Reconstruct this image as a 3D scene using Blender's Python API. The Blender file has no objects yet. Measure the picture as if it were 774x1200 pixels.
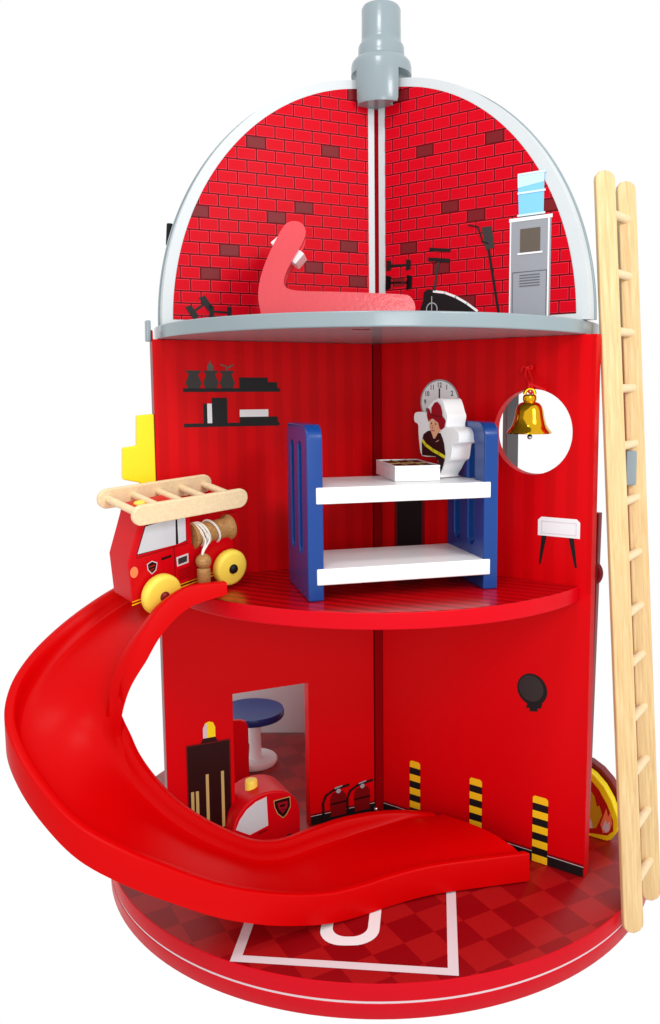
import bpy, bmesh, math, random
from mathutils import Vector, Matrix
random.seed(7)
C = bpy.context.scene.collection

# ------------------------------------------------------------------ camera model (solved from the photo)
F, SX, SY, CH, PITCH, ROLL, YAW = 1016.15, 52.72, -19.31, 4.4933, .114836, .005349, .003699
AZL, AZR = .43268, .61425
CAM = Vector((0, -9, CH))
def raydir(X, U):
    c, s = math.cos(ROLL), math.sin(ROLL); X, U = c*X+s*U, -s*X+c*U
    c, s = math.cos(PITCH), math.sin(PITCH); vy, vz = c+U*s, -s+U*c
    c, s = math.cos(YAW), math.sin(YAW); return Vector((c*X-s*vy, s*X+c*vy, vz))
def ray(x, y): return raydir((x-387-SX)/F, -(y-600-SY)/F)
# measured photo points laid on the toy's own planes
def onz(x, y, z): d = ray(x, y); return CAM+d*((z-CH)/d.z)
def ony(x, y, Y): d = ray(x, y); return CAM+d*((Y+9)/d.y)
def onfr(M, x, y, off=0.):
    o = M.translation+M.col[2].to_3d()*off; n = M.col[2].to_3d(); d = ray(x, y)
    P = CAM+d*((o-CAM).dot(n)/d.dot(n)); q = M.inverted() @ P; return (q.x, q.y)
def frame(o, X, Z=Vector((0, 0, 1))):
    X = Vector(X).normalized(); n = X.cross(Z).normalized(); Z = n.cross(X)
    M = Matrix.Identity(4)
    for i, v in enumerate((X, Z, n)):
        for k in range(3): M[k][i] = v[k]
    M.translation = o
    return M
WL_, WR_ = 2.275, 2.335
XL = Vector((math.cos(AZL), math.sin(AZL), 0)); XR = Vector((math.cos(AZR), -math.sin(AZR), 0))
FL = frame(Vector((0, 0, 0)), XL); FR = frame(Vector((0, 0, 0)), XR)      # x rightwards along the wall, y up, z towards the front room
AZB = math.pi/2+(AZL-AZR)/2
FB = frame(Vector((0, 0, 0)), Vector((math.cos(AZB), math.sin(AZB), 0)))
Z0, Z1, Z2, Z3 = 0., 2.77, 5.0194, 5.143

# ------------------------------------------------------------------ materials
def lin(c): return c/12.92 if c <= .04045 else ((c+.055)/1.055)**2.4
def rgb(r, g, b): return (lin(r/255), lin(g/255), lin(b/255), 1)
def nn(nt, t, **k):
    n = nt.nodes.new(t)
    for a, v in k.items(): setattr(n, a, v)
    return n
def mat(name, col, rough=.4, spec=.3, metal=0., bump=0., bscale=60., bdist=.01, var=0., vscale=4., coat=0., tint=None):
    m = bpy.data.materials.new(name); m.use_nodes = True; nt = m.node_tree; b = nt.nodes['Principled BSDF']
    b.inputs['Base Color'].default_value = col; b.inputs['Roughness'].default_value = rough
    b.inputs['Specular IOR Level'].default_value = spec; b.inputs['Metallic'].default_value = metal
    b.inputs['Coat Weight'].default_value = coat; b.inputs['Coat Roughness'].default_value = .12
    tc = nn(nt, 'ShaderNodeTexCoord')
    if var > 0:
        no = nn(nt, 'ShaderNodeTexNoise'); no.inputs['Scale'].default_value = vscale; no.inputs['Detail'].default_value = 6
        nt.links.new(tc.outputs['Object'], no.inputs['Vector'])
        mx = nn(nt, 'ShaderNodeMix', data_type='RGBA'); nt.links.new(no.outputs['Fac'], mx.inputs['Factor'])
        mx.inputs['A'].default_value = tuple(c*(1-var) for c in col[:3])+(1,)
        mx.inputs['B'].default_value = tuple(min(1, c*(1+var)) for c in col[:3])+(1,)
        nt.links.new(mx.outputs['Result'], b.inputs['Base Color'])
        mr = nn(nt, 'ShaderNodeMapRange'); mr.inputs['To Min'].default_value = rough*.8; mr.inputs['To Max'].default_value = rough*1.25
        nt.links.new(no.outputs['Fac'], mr.inputs['Value']); nt.links.new(mr.outputs['Result'], b.inputs['Roughness'])
    if bump > 0:
        no2 = nn(nt, 'ShaderNodeTexNoise'); no2.inputs['Scale'].default_value = bscale; no2.inputs['Detail'].default_value = 3
        nt.links.new(tc.outputs['Object'], no2.inputs['Vector'])
        bp = nn(nt, 'ShaderNodeBump'); bp.inputs['Strength'].default_value = bump; bp.inputs['Distance'].default_value = bdist
        nt.links.new(no2.outputs['Fac'], bp.inputs['Height']); nt.links.new(bp.outputs['Normal'], b.inputs['Normal'])
        if coat: nt.links.new(bp.outputs['Normal'], b.inputs['Coat Normal'])
    return m
def wood(name, a, b_, axis='Z', scale=1.):
    m = bpy.data.materials.new(name); m.use_nodes = True; nt = m.node_tree; b = nt.nodes['Principled BSDF']
    tc = nn(nt, 'ShaderNodeTexCoord'); mp = nn(nt, 'ShaderNodeMapping'); s = [26*scale]*3; s['XYZ'.index(axis)] = 1.3*scale
    mp.inputs['Scale'].default_value = s; nt.links.new(tc.outputs['Object'], mp.inputs['Vector'])
    no = nn(nt, 'ShaderNodeTexNoise'); no.inputs['Scale'].default_value = 1.6; no.inputs['Detail'].default_value = 8; no.inputs['Roughness'].default_value = .65
    no.inputs['Distortion'].default_value = .6
    nt.links.new(mp.outputs['Vector'], no.inputs['Vector'])
    r = nn(nt, 'ShaderNodeValToRGB'); r.color_ramp.elements[0].position = .34; r.color_ramp.elements[0].color = b_
    r.color_ramp.elements[1].position = .68; r.color_ramp.elements[1].color = a
    nt.links.new(no.outputs['Fac'], r.inputs['Fac']); nt.links.new(r.outputs['Color'], b.inputs['Base Color'])
    bp = nn(nt, 'ShaderNodeBump'); bp.inputs['Strength'].default_value = .12; bp.inputs['Distance'].default_value = .01
    nt.links.new(no.outputs['Fac'], bp.inputs['Height']); nt.links.new(bp.outputs['Normal'], b.inputs['Normal'])
    b.inputs['Roughness'].default_value = .5; b.inputs['Specular IOR Level'].default_value = .25
    return m
def stripe(name, a, b_, period, axis, rough=.45, spec=.2, angle=0., soft=True, bump=0., zmask=None):
    """broad printed stripes across one object axis"""
    m = mat(name, a, rough, spec, bump=bump, bscale=45); nt = m.node_tree; b = nt.nodes['Principled BSDF']
    tc = nn(nt, 'ShaderNodeTexCoord'); mp = nn(nt, 'ShaderNodeMapping'); mp.inputs['Rotation'].default_value = (0, 0, angle)
    nt.links.new(tc.outputs['Object'], mp.inputs['Vector'])
    sp = nn(nt, 'ShaderNodeSeparateXYZ'); nt.links.new(mp.outputs['Vector'], sp.inputs['Vector'])
    mu = nn(nt, 'ShaderNodeMath', operation='MULTIPLY'); mu.inputs[1].default_value = math.tau/period
    nt.links.new(sp.outputs[axis], mu.inputs[0])
    si = nn(nt, 'ShaderNodeMath', operation='SINE'); nt.links.new(mu.outputs[0], si.inputs[0])
    mr = nn(nt, 'ShaderNodeMapRange'); mr.inputs['From Min'].default_value = -.35; mr.inputs['From Max'].default_value = .35
    nt.links.new(si.outputs[0], mr.inputs['Value'])
    no = nn(nt, 'ShaderNodeTexNoise'); no.inputs['Scale'].default_value = 1.3; nt.links.new(tc.outputs['Object'], no.inputs['Vector'])
    m2 = nn(nt, 'ShaderNodeMath', operation='MULTIPLY'); nt.links.new(mr.outputs[0], m2.inputs[0]); nt.links.new(no.outputs['Fac'], m2.inputs[1])
    m3 = nn(nt, 'ShaderNodeMath', operation='MULTIPLY'); m3.inputs[1].default_value = 1.7; nt.links.new(m2.outputs[0], m3.inputs[0])
    if zmask is not None:
        gt = nn(nt, 'ShaderNodeMath', operation='GREATER_THAN'); gt.inputs[1].default_value = zmask; s2 = nn(nt, 'ShaderNodeSeparateXYZ')
        nt.links.new(tc.outputs['Object'], s2.inputs[0]); nt.links.new(s2.outputs['Z'], gt.inputs[0])
        m4 = nn(nt, 'ShaderNodeMath', operation='MULTIPLY'); nt.links.new(gt.outputs[0], m4.inputs[0]); nt.links.new(m3.outputs[0], m4.inputs[1]); m3 = m4
    mx = nn(nt, 'ShaderNodeMix', data_type='RGBA'); mx.clamp_factor = True; nt.links.new(m3.outputs[0], mx.inputs['Factor'])
    mx.inputs['A'].default_value = a; mx.inputs['B'].default_value = b_
    nt.links.new(mx.outputs['Result'], b.inputs['Base Color'])
    return m
RED = (.72, .0012, .006, 1)
M = {}
M['slide'] = mat('slide_plastic', (.56, .0002, .0008, 1), .36, .07, bump=.025, bscale=90)
M['base_edge'] = mat('base_lacquer', (.54, .002, .010, 1), .34, .1, bump=.05, bscale=70, var=.05)
M['red'] = mat('red_paint', (.58, .0008, .005, 1), .33, .16, bump=.06, bscale=60, var=.05)
M['wall'] = stripe('wallpaper_print', (.63, .0004, .003, 1), (.54, .0003, .002, 1), .17, 'X', .40, .08, bump=.08, zmask=2.7)
M['floor_mid'] = stripe('plank_print', (.46, .0006, .003, 1), (.27, .0003, .0015, 1), .13, 'X', .25, .25, angle=math.radians(-62))
M['edge_mid'] = mat('shelf_edge_paint', (.60, .001, .008, 1), .34, .1, bump=.06, bscale=60)
M['dark_red'] = mat('dark_red_paint', rgb(120, 8, 20), .35, .3, bump=.05)
M['gap_red'] = mat('corner_shade_and_gap_red', rgb(138, 0, 8), .6, .02)  # dark red for the painted corner shade, also fills the dome gap
M['grey'] = mat('grey_lacquer', rgb(132, 146, 151), .24, .4, bump=.05, bscale=22, var=.03, coat=.2)
M['grey_light'] = mat('light_grey_paint', rgb(196, 202, 204), .35, .3, bump=.04, bscale=60, var=.03)
M['grey_dark'] = mat('dark_grey_paint', rgb(100, 104, 108), .4, .3)
M['mortar'] = mat('mortar_print', rgb(100, 2, 12), .4, .06)
M['brick_line'] = mat('brick_edge_print', rgb(240, 48, 68), .4, .12)
M['brick'] = mat('brick_print', (.54, .001, .010, 1), .38, .05, bump=.06, bscale=60, var=.07, vscale=3)
M['brick_dark'] = mat('dark_brick_print', rgb(112, 20, 27), .4, .15)
M['black'] = mat('black_print', rgb(22, 18, 20), .45, .2)
M['charcoal'] = mat('charcoal_print', rgb(54, 48, 46), .45, .2)
M['mirror_dark'] = mat('mirror_print', rgb(44, 38, 38), .3, .3)
M['olive'] = mat('dull_green_print', rgb(95, 85, 75), .45, .2)
M['maroon'] = mat('maroon_print', rgb(118, 6, 12), .4, .2)
M['cab'] = mat('dark_cabinet_print', rgb(40, 6, 6), .4, .2)
M['tan'] = mat('tan_print', rgb(190, 160, 100), .5, .2)
M['white'] = mat('white_paint', (.86, .86, .86, 1), .3, .4, bump=.05, bscale=50)
M['white_print'] = mat('white_print', (.80, .78, .79, 1), .4, .2)
M['pale_print'] = mat('pale_grey_print', rgb(214, 200, 204), .45, .2)
M['glass_print'] = mat('window_print', rgb(200, 203, 206), .4, .3)
M['silver_print'] = mat('silver_print', rgb(160, 160, 165), .4, .3)
M['steel'] = mat('steel', rgb(200, 200, 205), .2, .5, metal=1.)
M['blue'] = mat('blue_paint', rgb(10, 60, 132), .24, .3, bump=.05, bscale=60, coat=.12, var=.05)
M['table_blue'] = mat('table_blue_paint', rgb(30, 52, 120), .35, .25)
M['yellow'] = mat('yellow_paint', rgb(248, 222, 20), .4, .25, bump=.06, bscale=60)
M['wheel'] = mat('yellow_wheel_paint', rgb(248, 218, 82), .42, .3, bump=.06, bscale=80, var=.05)
M['hazard'] = mat('yellow_print', rgb(240, 190, 25), .45, .2)
M['gold'] = mat('gold_plate', rgb(225, 170, 30), .10, .5, metal=1., bump=.03, bscale=10)
M['maple'] = wood('maple_wood', rgb(224, 194, 144), rgb(200, 164, 112), 'Z')
M['maple_x'] = wood('maple_wood_across', rgb(238, 214, 174), rgb(224, 197, 154), 'X')
M['beech'] = wood('beech_wood', rgb(190, 145, 90), rgb(150, 104, 58), 'X', 1.6)
M['rope'] = mat('white_cord', rgb(232, 226, 216), .8, .1, bump=.4, bscale=120)
M['ribbon'] = mat('red_ribbon', rgb(205, 8, 14), .5, .2)
M['skin'] = mat('skin_print', rgb(226, 165, 130), .45, .2)
M['hat'] = mat('hat_print', rgb(150, 8, 26), .45, .2)
M['coat'] = mat('dark_coat_print', rgb(48, 14, 18), .45, .2)
M['sash'] = mat('yellow_sash_print', rgb(225, 210, 40), .45, .2)
M['water'] = mat('blue_bottle_print', rgb(125, 195, 232), .4, .25)
M['water_l'] = mat('pale_blue_print', rgb(190, 226, 244), .4, .25)
M['cooler'] = mat('cooler_grey_print', rgb(146, 149, 156), .4, .2)
M['silver_dark'] = mat('vent_print', rgb(92, 94, 100), .4, .2)
M['water_rim'] = mat('bottle_rim_print', rgb(205, 228, 240), .4, .2)
M['orange'] = mat('orange_print', rgb(245, 130, 80), .4, .2)
M['gate_red'] = mat('flame_red_print', rgb(180, 25, 20), .4, .2)
M['gate_yel'] = mat('flame_yellow_print', rgb(200, 160, 30), .4, .2)
M['lounge'] = mat('lounge_lacquer', (.60, .034, .048, 1), .30, .55, bump=.14, bscale=22, bdist=.012, var=.07, vscale=3, coat=.45)

# checked base print
def checker():
    m = mat('checked_floor_print', rgb(170, 20, 20), .3, .22, bump=.05, bscale=60); nt = m.node_tree; b = nt.nodes['Principled BSDF']
    tc = nn(nt, 'ShaderNodeTexCoord'); sp = nn(nt, 'ShaderNodeSeparateXYZ'); nt.links.new(tc.outputs['Object'], sp.inputs[0])
    a = math.radians(30.5); T = .301; P0 = (1.493, -1.545)
    def axis(cx, cy, off):
        m1 = nn(nt, 'ShaderNodeMath', operation='MULTIPLY'); m1.inputs[1].default_value = cx/T; nt.links.new(sp.outputs['X'], m1.inputs[0])
        m2 = nn(nt, 'ShaderNodeMath', operation='MULTIPLY_ADD'); m2.inputs[1].default_value = cy/T; nt.links.new(sp.outputs['Y'], m2.inputs[0]); nt.links.new(m1.outputs[0], m2.inputs[2])
        m3 = nn(nt, 'ShaderNodeMath', operation='SUBTRACT'); m3.inputs[1].default_value = off; nt.links.new(m2.outputs[0], m3.inputs[0]); return m3
    ca, sa = math.cos(a), math.sin(a)
    u = axis(ca, sa, (P0[0]*ca+P0[1]*sa)/T); v = axis(-sa, ca, (-P0[0]*sa+P0[1]*ca)/T)
    fu = nn(nt, 'ShaderNodeMath', operation='FLOOR'); nt.links.new(u.outputs[0], fu.inputs[0])
    fv = nn(nt, 'ShaderNodeMath', operation='FLOOR'); nt.links.new(v.outputs[0], fv.inputs[0])
    ad = nn(nt, 'ShaderNodeMath', operation='ADD'); nt.links.new(fu.outputs[0], ad.inputs[0]); nt.links.new(fv.outputs[0], ad.inputs[1])
    pp = nn(nt, 'ShaderNodeMath', operation='PINGPONG'); pp.inputs[1].default_value = 1.; nt.links.new(ad.outputs[0], pp.inputs[0])
    mx = nn(nt, 'ShaderNodeMix', data_type='RGBA'); nt.links.new(pp.outputs[0], mx.inputs['Factor'])
    mx.inputs['A'].default_value = (.32, .005, .006, 1); mx.inputs['B'].default_value = (.225, .001, .003, 1)
    no = nn(nt, 'ShaderNodeTexNoise'); no.inputs['Scale'].default_value = 70; no.inputs['Detail'].default_value = 2
    nt.links.new(tc.outputs['Object'], no.inputs['Vector'])
    mr = nn(nt, 'ShaderNodeMapRange'); mr.inputs['To Min'].default_value = .8; mr.inputs['To Max'].default_value = 1.2; nt.links.new(no.outputs['Fac'], mr.inputs['Value'])
    ml = nn(nt, 'ShaderNodeVectorMath', operation='SCALE'); nt.links.new(mx.outputs['Result'], ml.inputs[0]); nt.links.new(mr.outputs[0], ml.inputs['Scale'])
    nt.links.new(ml.outputs[0], b.inputs['Base Color'])
    return m
M['checker'] = checker()

# ------------------------------------------------------------------ object helpers
def empty(name, label, cat, loc=(0, 0, 0), group=None):
    o = bpy.data.objects.new(name, None); C.objects.link(o); o.location = loc; o.empty_display_size = .1
    o['label'] = label; o['category'] = cat
    if group: o['group'] = group
    return o
def link(name, bm, mats, parent=None, bevel=0., seg=2, smooth=40, M4=None, label=None):
    """one mesh object; verts are given in world space, moved into the parent's space"""
    if M4 is not None: bm.transform(M4)
    if parent is not None:
        t = Vector((0, 0, 0)); p = parent
        while p is not None: t += p.location; p = p.parent
        bm.transform(Matrix.Translation(-t))
    bmesh.ops.recalc_face_normals(bm, faces=bm.faces) if not bm.faces.layers.int.get('keep') else None
    me = bpy.data.meshes.new(name); bm.to_mesh(me); bm.free()
    if not isinstance(mats, (list, tuple)): mats = [mats]
    for m in mats: me.materials.append(M[m] if isinstance(m, str) else m)
    o = bpy.data.objects.new(name, me); C.objects.link(o)
    if parent is not None: o.parent = parent
    if bevel > 0:
        b = o.modifiers.new('bevel', 'BEVEL'); b.width = bevel; b.segments = seg; b.limit_method = 'ANGLE'; b.angle_limit = math.radians(35); b.use_clamp_overlap = True
    if smooth:
        for p in me.polygons: p.use_smooth = True
        me.set_sharp_from_angle(angle=math.radians(smooth))
        if bevel > 0:
            w = o.modifiers.new('wn', 'WEIGHTED_NORMAL'); w.keep_sharp = False
    if label: o['label'] = label
    return o
def prism(bm, pts, n0, n1, mi=0, holes=()):
    """2D outline (local x, y) extruded along local z from n0 to n1; optional holes"""
    loops = [pts]+list(holes); allb = []; allt = []
    for L in loops:
        allb.append([bm.verts.new((p[0], p[1], n0)) for p in L]); allt.append([bm.verts.new((p[0], p[1], n1)) for p in L])
    for b, t in zip(allb, allt):
        n = len(b)
        for i in range(n):
            f = bm.faces.new((b[i], b[(i+1) % n], t[(i+1) % n], t[i])); f.material_index = mi
    for side in (allb, allt):
        if len(side) == 1: f = bm.faces.new(side[0]); f.material_index = mi
        else:
            es = []
            for L in side:
                for i in range(len(L)):
                    e = bm.edges.get((L[i], L[(i+1) % len(L)])); es.append(e)
            r = bmesh.ops.triangle_fill(bm, use_beauty=True, use_dissolve=False, edges=es)
            for g in r['geom']:
                if isinstance(g, bmesh.types.BMFace): g.material_index = mi
    return bm
def box(bm, x0, x1, y0, y1, z0, z1, mi=0): return prism(bm, [(x0, y0), (x1, y0), (x1, y1), (x0, y1)], z0, z1, mi)
def circ(cx, cy, r, n=48, a0=0., a1=math.tau, ry=None):
    full = abs(a1-a0-math.tau) < 1e-6; k = n if full else n+1
    return [(cx+r*math.cos(a0+(a1-a0)*i/n), cy+(ry or r)*math.sin(a0+(a1-a0)*i/n)) for i in range(k)]
def stadium(cx, cy, L, r, n=12, ang=0.):
    p = [(cx+(L/2-r)+r*math.cos(a), cy+r*math.sin(a)) for a in [-math.pi/2+math.pi*i/n for i in range(n+1)]]
    p += [(cx-(L/2-r)+r*math.cos(a), cy+r*math.sin(a)) for a in [math.pi/2+math.pi*i/n for i in range(n+1)]]
    if ang: c, s = math.cos(ang), math.sin(ang); p = [(cx+(x-cx)*c-(y-cy)*s, cy+(x-cx)*s+(y-cy)*c) for x, y in p]
    return p
def lathe(bm, prof, n=48, M4=None, mi=0):
    """profile (radius, z) turned round local z"""
    rings = []
    for r, z in prof:
        if r < 1e-5: rings.append([bm.verts.new((0, 0, z))])
        else: rings.append([bm.verts.new((r*math.cos(math.tau*i/n), r*math.sin(math.tau*i/n), z)) for i in range(n)])
    vs = [v for R in rings for v in R]
    for a, b in zip(rings, rings[1:]):
        for i in range(n):
            j = (i+1) % n
            if len(a) == 1 and len(b) == 1: continue
            if len(a) == 1: f = bm.faces.new((a[0], b[i], b[j]))
            elif len(b) == 1: f = bm.faces.new((a[i], a[j], b[0]))
            else: f = bm.faces.new((a[i], a[j], b[j], b[i]))
            f.material_index = mi
    for R in (rings[0], rings[-1]):
        if len(R) > 1: f = bm.faces.new(R); f.material_index = mi
    if M4 is not None: bmesh.ops.transform(bm, matrix=M4, verts=vs)
def tube(bm, pts, r, n=8, mi=0, closed=False):
    pts = [Vector(p) for p in pts]; rings = []; up = None
    for i, p in enumerate(pts):
        if closed: t = (pts[(i+1) % len(pts)]-pts[i-1]).normalized()
        else: t = (pts[min(i+1, len(pts)-1)]-pts[max(i-1, 0)]).normalized()
        if up is None: up = t.orthogonal().normalized()
        up = (up-t*up.dot(t)).normalized(); s = t.cross(up); rr = r[i] if isinstance(r, (list, tuple)) else r
        rings.append([bm.verts.new(p+(up*math.cos(math.tau*k/n)+s*math.sin(math.tau*k/n))*rr) for k in range(n)])
    m = len(rings)
    for i in range(m if closed else m-1):
        a, b = rings[i], rings[(i+1) % m]
        for k in range(n): f = bm.faces.new((a[k], a[(k+1) % n], b[(k+1) % n], b[k])); f.material_index = mi; f.smooth = True
    if not closed:
        for R in (rings[0], rings[-1]): f = bm.faces.new(R); f.material_index = mi
def catmull(P, k=8):
    out = []; n = len(P); P = [Vector(p) for p in P]
    for i in range(n-1):
        p0, p1, p2, p3 = P[max(i-1, 0)], P[i], P[i+1], P[min(i+2, n-1)]
        for j in range(k):
            t = j/k
            out.append(.5*((2*p1)+(p2-p0)*t+(2*p0-5*p1+4*p2-p3)*t*t+(3*p1-p0-3*p2+p3)*t**3))
    out.append(P[-1]); return out
def clip(poly, conv):
    """Sutherland-Hodgman against a convex counter-clockwise outline"""
    out = poly
    for i in range(len(conv)):
        a, b = conv[i], conv[(i+1) % len(conv)]
        if not out: return []
        inp, out = out, []
        def side(p): return (b[0]-a[0])*(p[1]-a[1])-(b[1]-a[1])*(p[0]-a[0])
        for k in range(len(inp)):
            p, q = inp[k-1], inp[k]; sp, sq = side(p), side(q)
            if (sp >= 0) != (sq >= 0): t = sp/(sp-sq); out.append((p[0]+(q[0]-p[0])*t, p[1]+(q[1]-p[1])*t))
            if sq >= 0: out.append(q)
    return out
class Print:
    """flat printed marks lying on a frame's surface, one mesh per printed motif"""
    def __init__(s, base=.003, step=.0016): s.bm = bmesh.new(); s.mats = []; s.base = base; s.step = step; s.bm.faces.layers.int.new('keep')
    def mi(s, m):
        if m not in s.mats: s.mats.append(m)
        return s.mats.index(m)
    def poly(s, pts, m, layer=0):
        a = sum(pts[i-1][0]*pts[i][1]-pts[i][0]*pts[i-1][1] for i in range(len(pts)))
        if abs(a) < 1e-7: return s
        if a < 0: pts = pts[::-1]
        f = s.bm.faces.new([s.bm.verts.new((p[0], p[1], s.base+layer*s.step)) for p in pts]); f.material_index = s.mi(m); return s
    def line(s, pts, w, m, layer=0):
        for a, b in zip(pts, pts[1:]):
            d = Vector((b[0]-a[0], b[1]-a[1])); L = d.length
            if L < 1e-6: continue
            d /= L; n = Vector((-d.y, d.x))*w/2; e = d*w*.3
            s.poly([(a[0]-e.x+n.x, a[1]-e.y+n.y), (a[0]-e.x-n.x, a[1]-e.y-n.y), (b[0]+e.x-n.x, b[1]+e.y-n.y), (b[0]+e.x+n.x, b[1]+e.y+n.y)], m, layer)
        return s
    def ring(s, cx, cy, r0, r1, m, layer=0, n=40):
        for i in range(n):
            a, b = math.tau*i/n, math.tau*(i+1)/n
            s.poly([(cx+r0*math.cos(a), cy+r0*math.sin(a)), (cx+r1*math.cos(a), cy+r1*math.sin(a)), (cx+r1*math.cos(b), cy+r1*math.sin(b)), (cx+r0*math.cos(b), cy+r0*math.sin(b))], m, layer)
        return s
    def text(s, t, cx, cy, size, m, layer=0, sx=1.):
        cu = bpy.data.curves.new('t', 'FONT'); cu.body = t; cu.size = size; cu.align_x = 'CENTER'; cu.align_y = 'CENTER'; cu.offset = size*.018; cu.resolution_u = 4
        ob = bpy.data.objects.new('t', cu); me = ob.to_mesh()
        vs = [s.bm.verts.new((cx+v.co.x*sx, cy+v.co.y, s.base+layer*s.step)) for v in me.vertices]
        for p in me.polygons:
            try: f = s.bm.faces.new([vs[i] for i in p.vertices]); f.material_index = s.mi(m)
            except ValueError: pass
        ob.to_mesh_clear(); bpy.data.objects.remove(ob); bpy.data.curves.remove(cu); return s
    def done(s, name, M4, parent):
        o = link(name, s.bm, s.mats, parent, smooth=0, M4=M4); return o

# ------------------------------------------------------------------ setting
# the photograph shows no ground and no room: the toy is cut out on plain white, which the white world gives

# ------------------------------------------------------------------ the fire station
ST = empty('toy_fire_station', 'tall red three-storey wooden toy fire station with brick-print dome and grey chimney', 'toy fire station')
RB = 2.815; H1, H2 = -.148, -.160
bm = bmesh.new(); bm.faces.layers.int.new('keep')
prof = [(RB-.03, -.302), (RB-.008, -.298), (RB, -.285), (RB, -.168), (RB-.004, -.165), (RB-.006, -.165), (RB-.006, -.145), (RB-.004, -.145), (RB, -.142), (RB, -.012), (RB-.003, -.004), (RB-.010, 0)]
lathe(bm, prof, 160)
for f in bm.faces:
    z = f.calc_center_median().z
    if abs(z) < 1e-4 and len(f.verts) > 10: f.material_index = 1
    elif -.1645 < z < -.1455: f.material_index = 2
bmesh.ops.recalc_face_normals(bm, faces=bm.faces)
base = link('base', bm, ['base_edge', 'checker', 'pale_print'], ST, smooth=35)

# painted parking bay and numeral on the base
q = [onz(534, 1037, 0), onz(538, 1144, 0), onz(269.5, 1127, 0), onz(304, 1060, 0)]
q = [(p.x, p.y) for p in q]
q[3] = (q[2][0]+(q[0][0]-q[1][0])*.9, q[0][1]-.02)
w = .085
P = Print(.003)
def off_in(q, w):
    cx, cy = sum(p[0] for p in q)/4, sum(p[1] for p in q)/4
    out = []
    for i in range(4):
        a, b, c = Vector(q[i-1]), Vector(q[i]), Vector(q[(i+1) % 4]); d1 = (b-a).normalized(); d2 = (c-b).normalized()
        n1 = Vector((-d1.y, d1.x)); n2 = Vector((-d2.y, d2.x)); ce = Vector((cx, cy))-b
        if n1.dot(ce) < 0: n1 = -n1
        if n2.dot(ce) < 0: n2 = -n2
        k = w/(1+n1.dot(n2)); out.append(tuple(b+(n1+n2)*k))
    return out
qi = off_in(q, w)
for i in range(4): P.poly([q[i], q[(i+1) % 4], qi[(i+1) % 4], qi[i]], 'pale_print')
P.done('parking_bay_mark', Matrix.Identity(4), base)
# big painted "0"
P = Print(.0045)
def rrect(cx, cy, w, h, r, n=8, shear=0.):
    p = []
    for (sx, sy, a0) in ((1, 1, 0), (-1, 1, 90), (-1, -1, 180), (1, -1, 270)):
        for i in range(n+1):
            a = math.radians(a0+90*i/n); x = cx+sx*(w/2-r)+r*math.cos(a); y = cy+sy*(h/2-r)+r*math.sin(a); p.append((x+shear*(y-cy), y))
    return p
cx0, top, bot = -.235, -1.20, -2.345
o_ = rrect(cx0, (top+bot)/2, .50, top-bot, .21, 8, .06); i_ = rrect(cx0, (top+bot)/2, .30, top-bot-.235, .13, 8, .06)
for k in range(len(o_)): P.poly([o_[k-1], o_[k], i_[k], i_[k-1]], 'white_print')
P.done('painted_numeral', Matrix.Identity(4), base)

# ---- walls
TH = .105
def wl(s): return -s
door = [(-1.603, .0), (-.806, .0), (-.806, 1.552), (-1.603, 1.552)]
bm = bmesh.new()
prism(bm, [(-WL_, .002), (-1.603, .002), (-1.603, 1.552), (-.806, 1.552), (-.806, .002), (-.06, .002), (-.06, Z2-.002), (-WL_+.012, Z2-.002), (-WL_+.012, Z3-.05), (-WL_, Z3-.04)], -TH-.02, 0)
for f in bm.faces:
    if all(v.co.x < -WL_+.013 for v in f.verts): f.material_index = 1
wallL = wallL2 = link('wall', bm, ['wall', 'dark_red'], ST, .006, 2, M4=FL, label='left red wall with a doorway and printed shelves')
hole = circ(1.737, 4.152, .392, 64)
bm = bmesh.new(); prism(bm, [(.05, .002), (WR_, .002), (WR_, Z2-.002), (.05, Z2-.002)], -TH, 0, holes=[hole])
wallR = wallR2 = link('wall', bm, 'wall', ST, .004, 2, M4=FR, label='right red wall with a round window opening')
bm = bmesh.new(); box(bm, .06, 2.28, .002, Z2-.002, -.05, .05)
link('wall', bm, 'wall', ST, .006, 2, M4=FB, label='rear red wall behind the centre')
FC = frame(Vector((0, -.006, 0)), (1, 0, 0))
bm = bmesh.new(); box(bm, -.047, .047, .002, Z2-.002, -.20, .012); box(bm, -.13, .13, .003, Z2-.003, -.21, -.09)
link('corner_shade_strip', bm, 'gap_red', ST, .004, 1, M4=FC)  # dark strip painting the shade of the wall corner, also closes the gap

# baseboards
for (Fm, x0, x1, wp) in ((FL, -.80, -.06, wallL), (FR, .055, WR_-.01, wallR)):
    P = Print(.003)
    P.poly([(x0, .004), (x1, .004), (x1, .098), (x0, .098)], 'black').poly([(x0, .098), (x1, .098), (x1, .104), (x0, .104)], 'pale_print')
    P.poly([(x0, .104), (x1, .104), (x1, .125), (x0, .125)], 'maroon').done('baseboard_print', Fm, wp)
def pl(Fm, pts): return [onfr(Fm, x, y) for x, y in pts]
# hazard stripes on the lower right wall
for (xa, xb) in ((.395, .525), (1.115, 1.255), (1.806, 1.965)):
    P = Print(.006); zt = .672; n = 9; zb = .006; h = (zt-zb)/n
    for k in range(n):
        y0 = zb+h*k; y1 = y0+h; m_ = 'hazard' if (n-1-k) % 2 == 0 else 'black'
        if k == n-1: P.poly([(xa, y0), (xb, y0), (xb, y1-.02), (xb-.02, y1), (xa+.02, y1), (xa, y1-.02)], m_)
        else: P.poly([(xa, y0), (xb, y0), (xb, y1), (xa, y1)], m_)
    P.done('hazard_stripe_print', FR, wallR)
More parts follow.
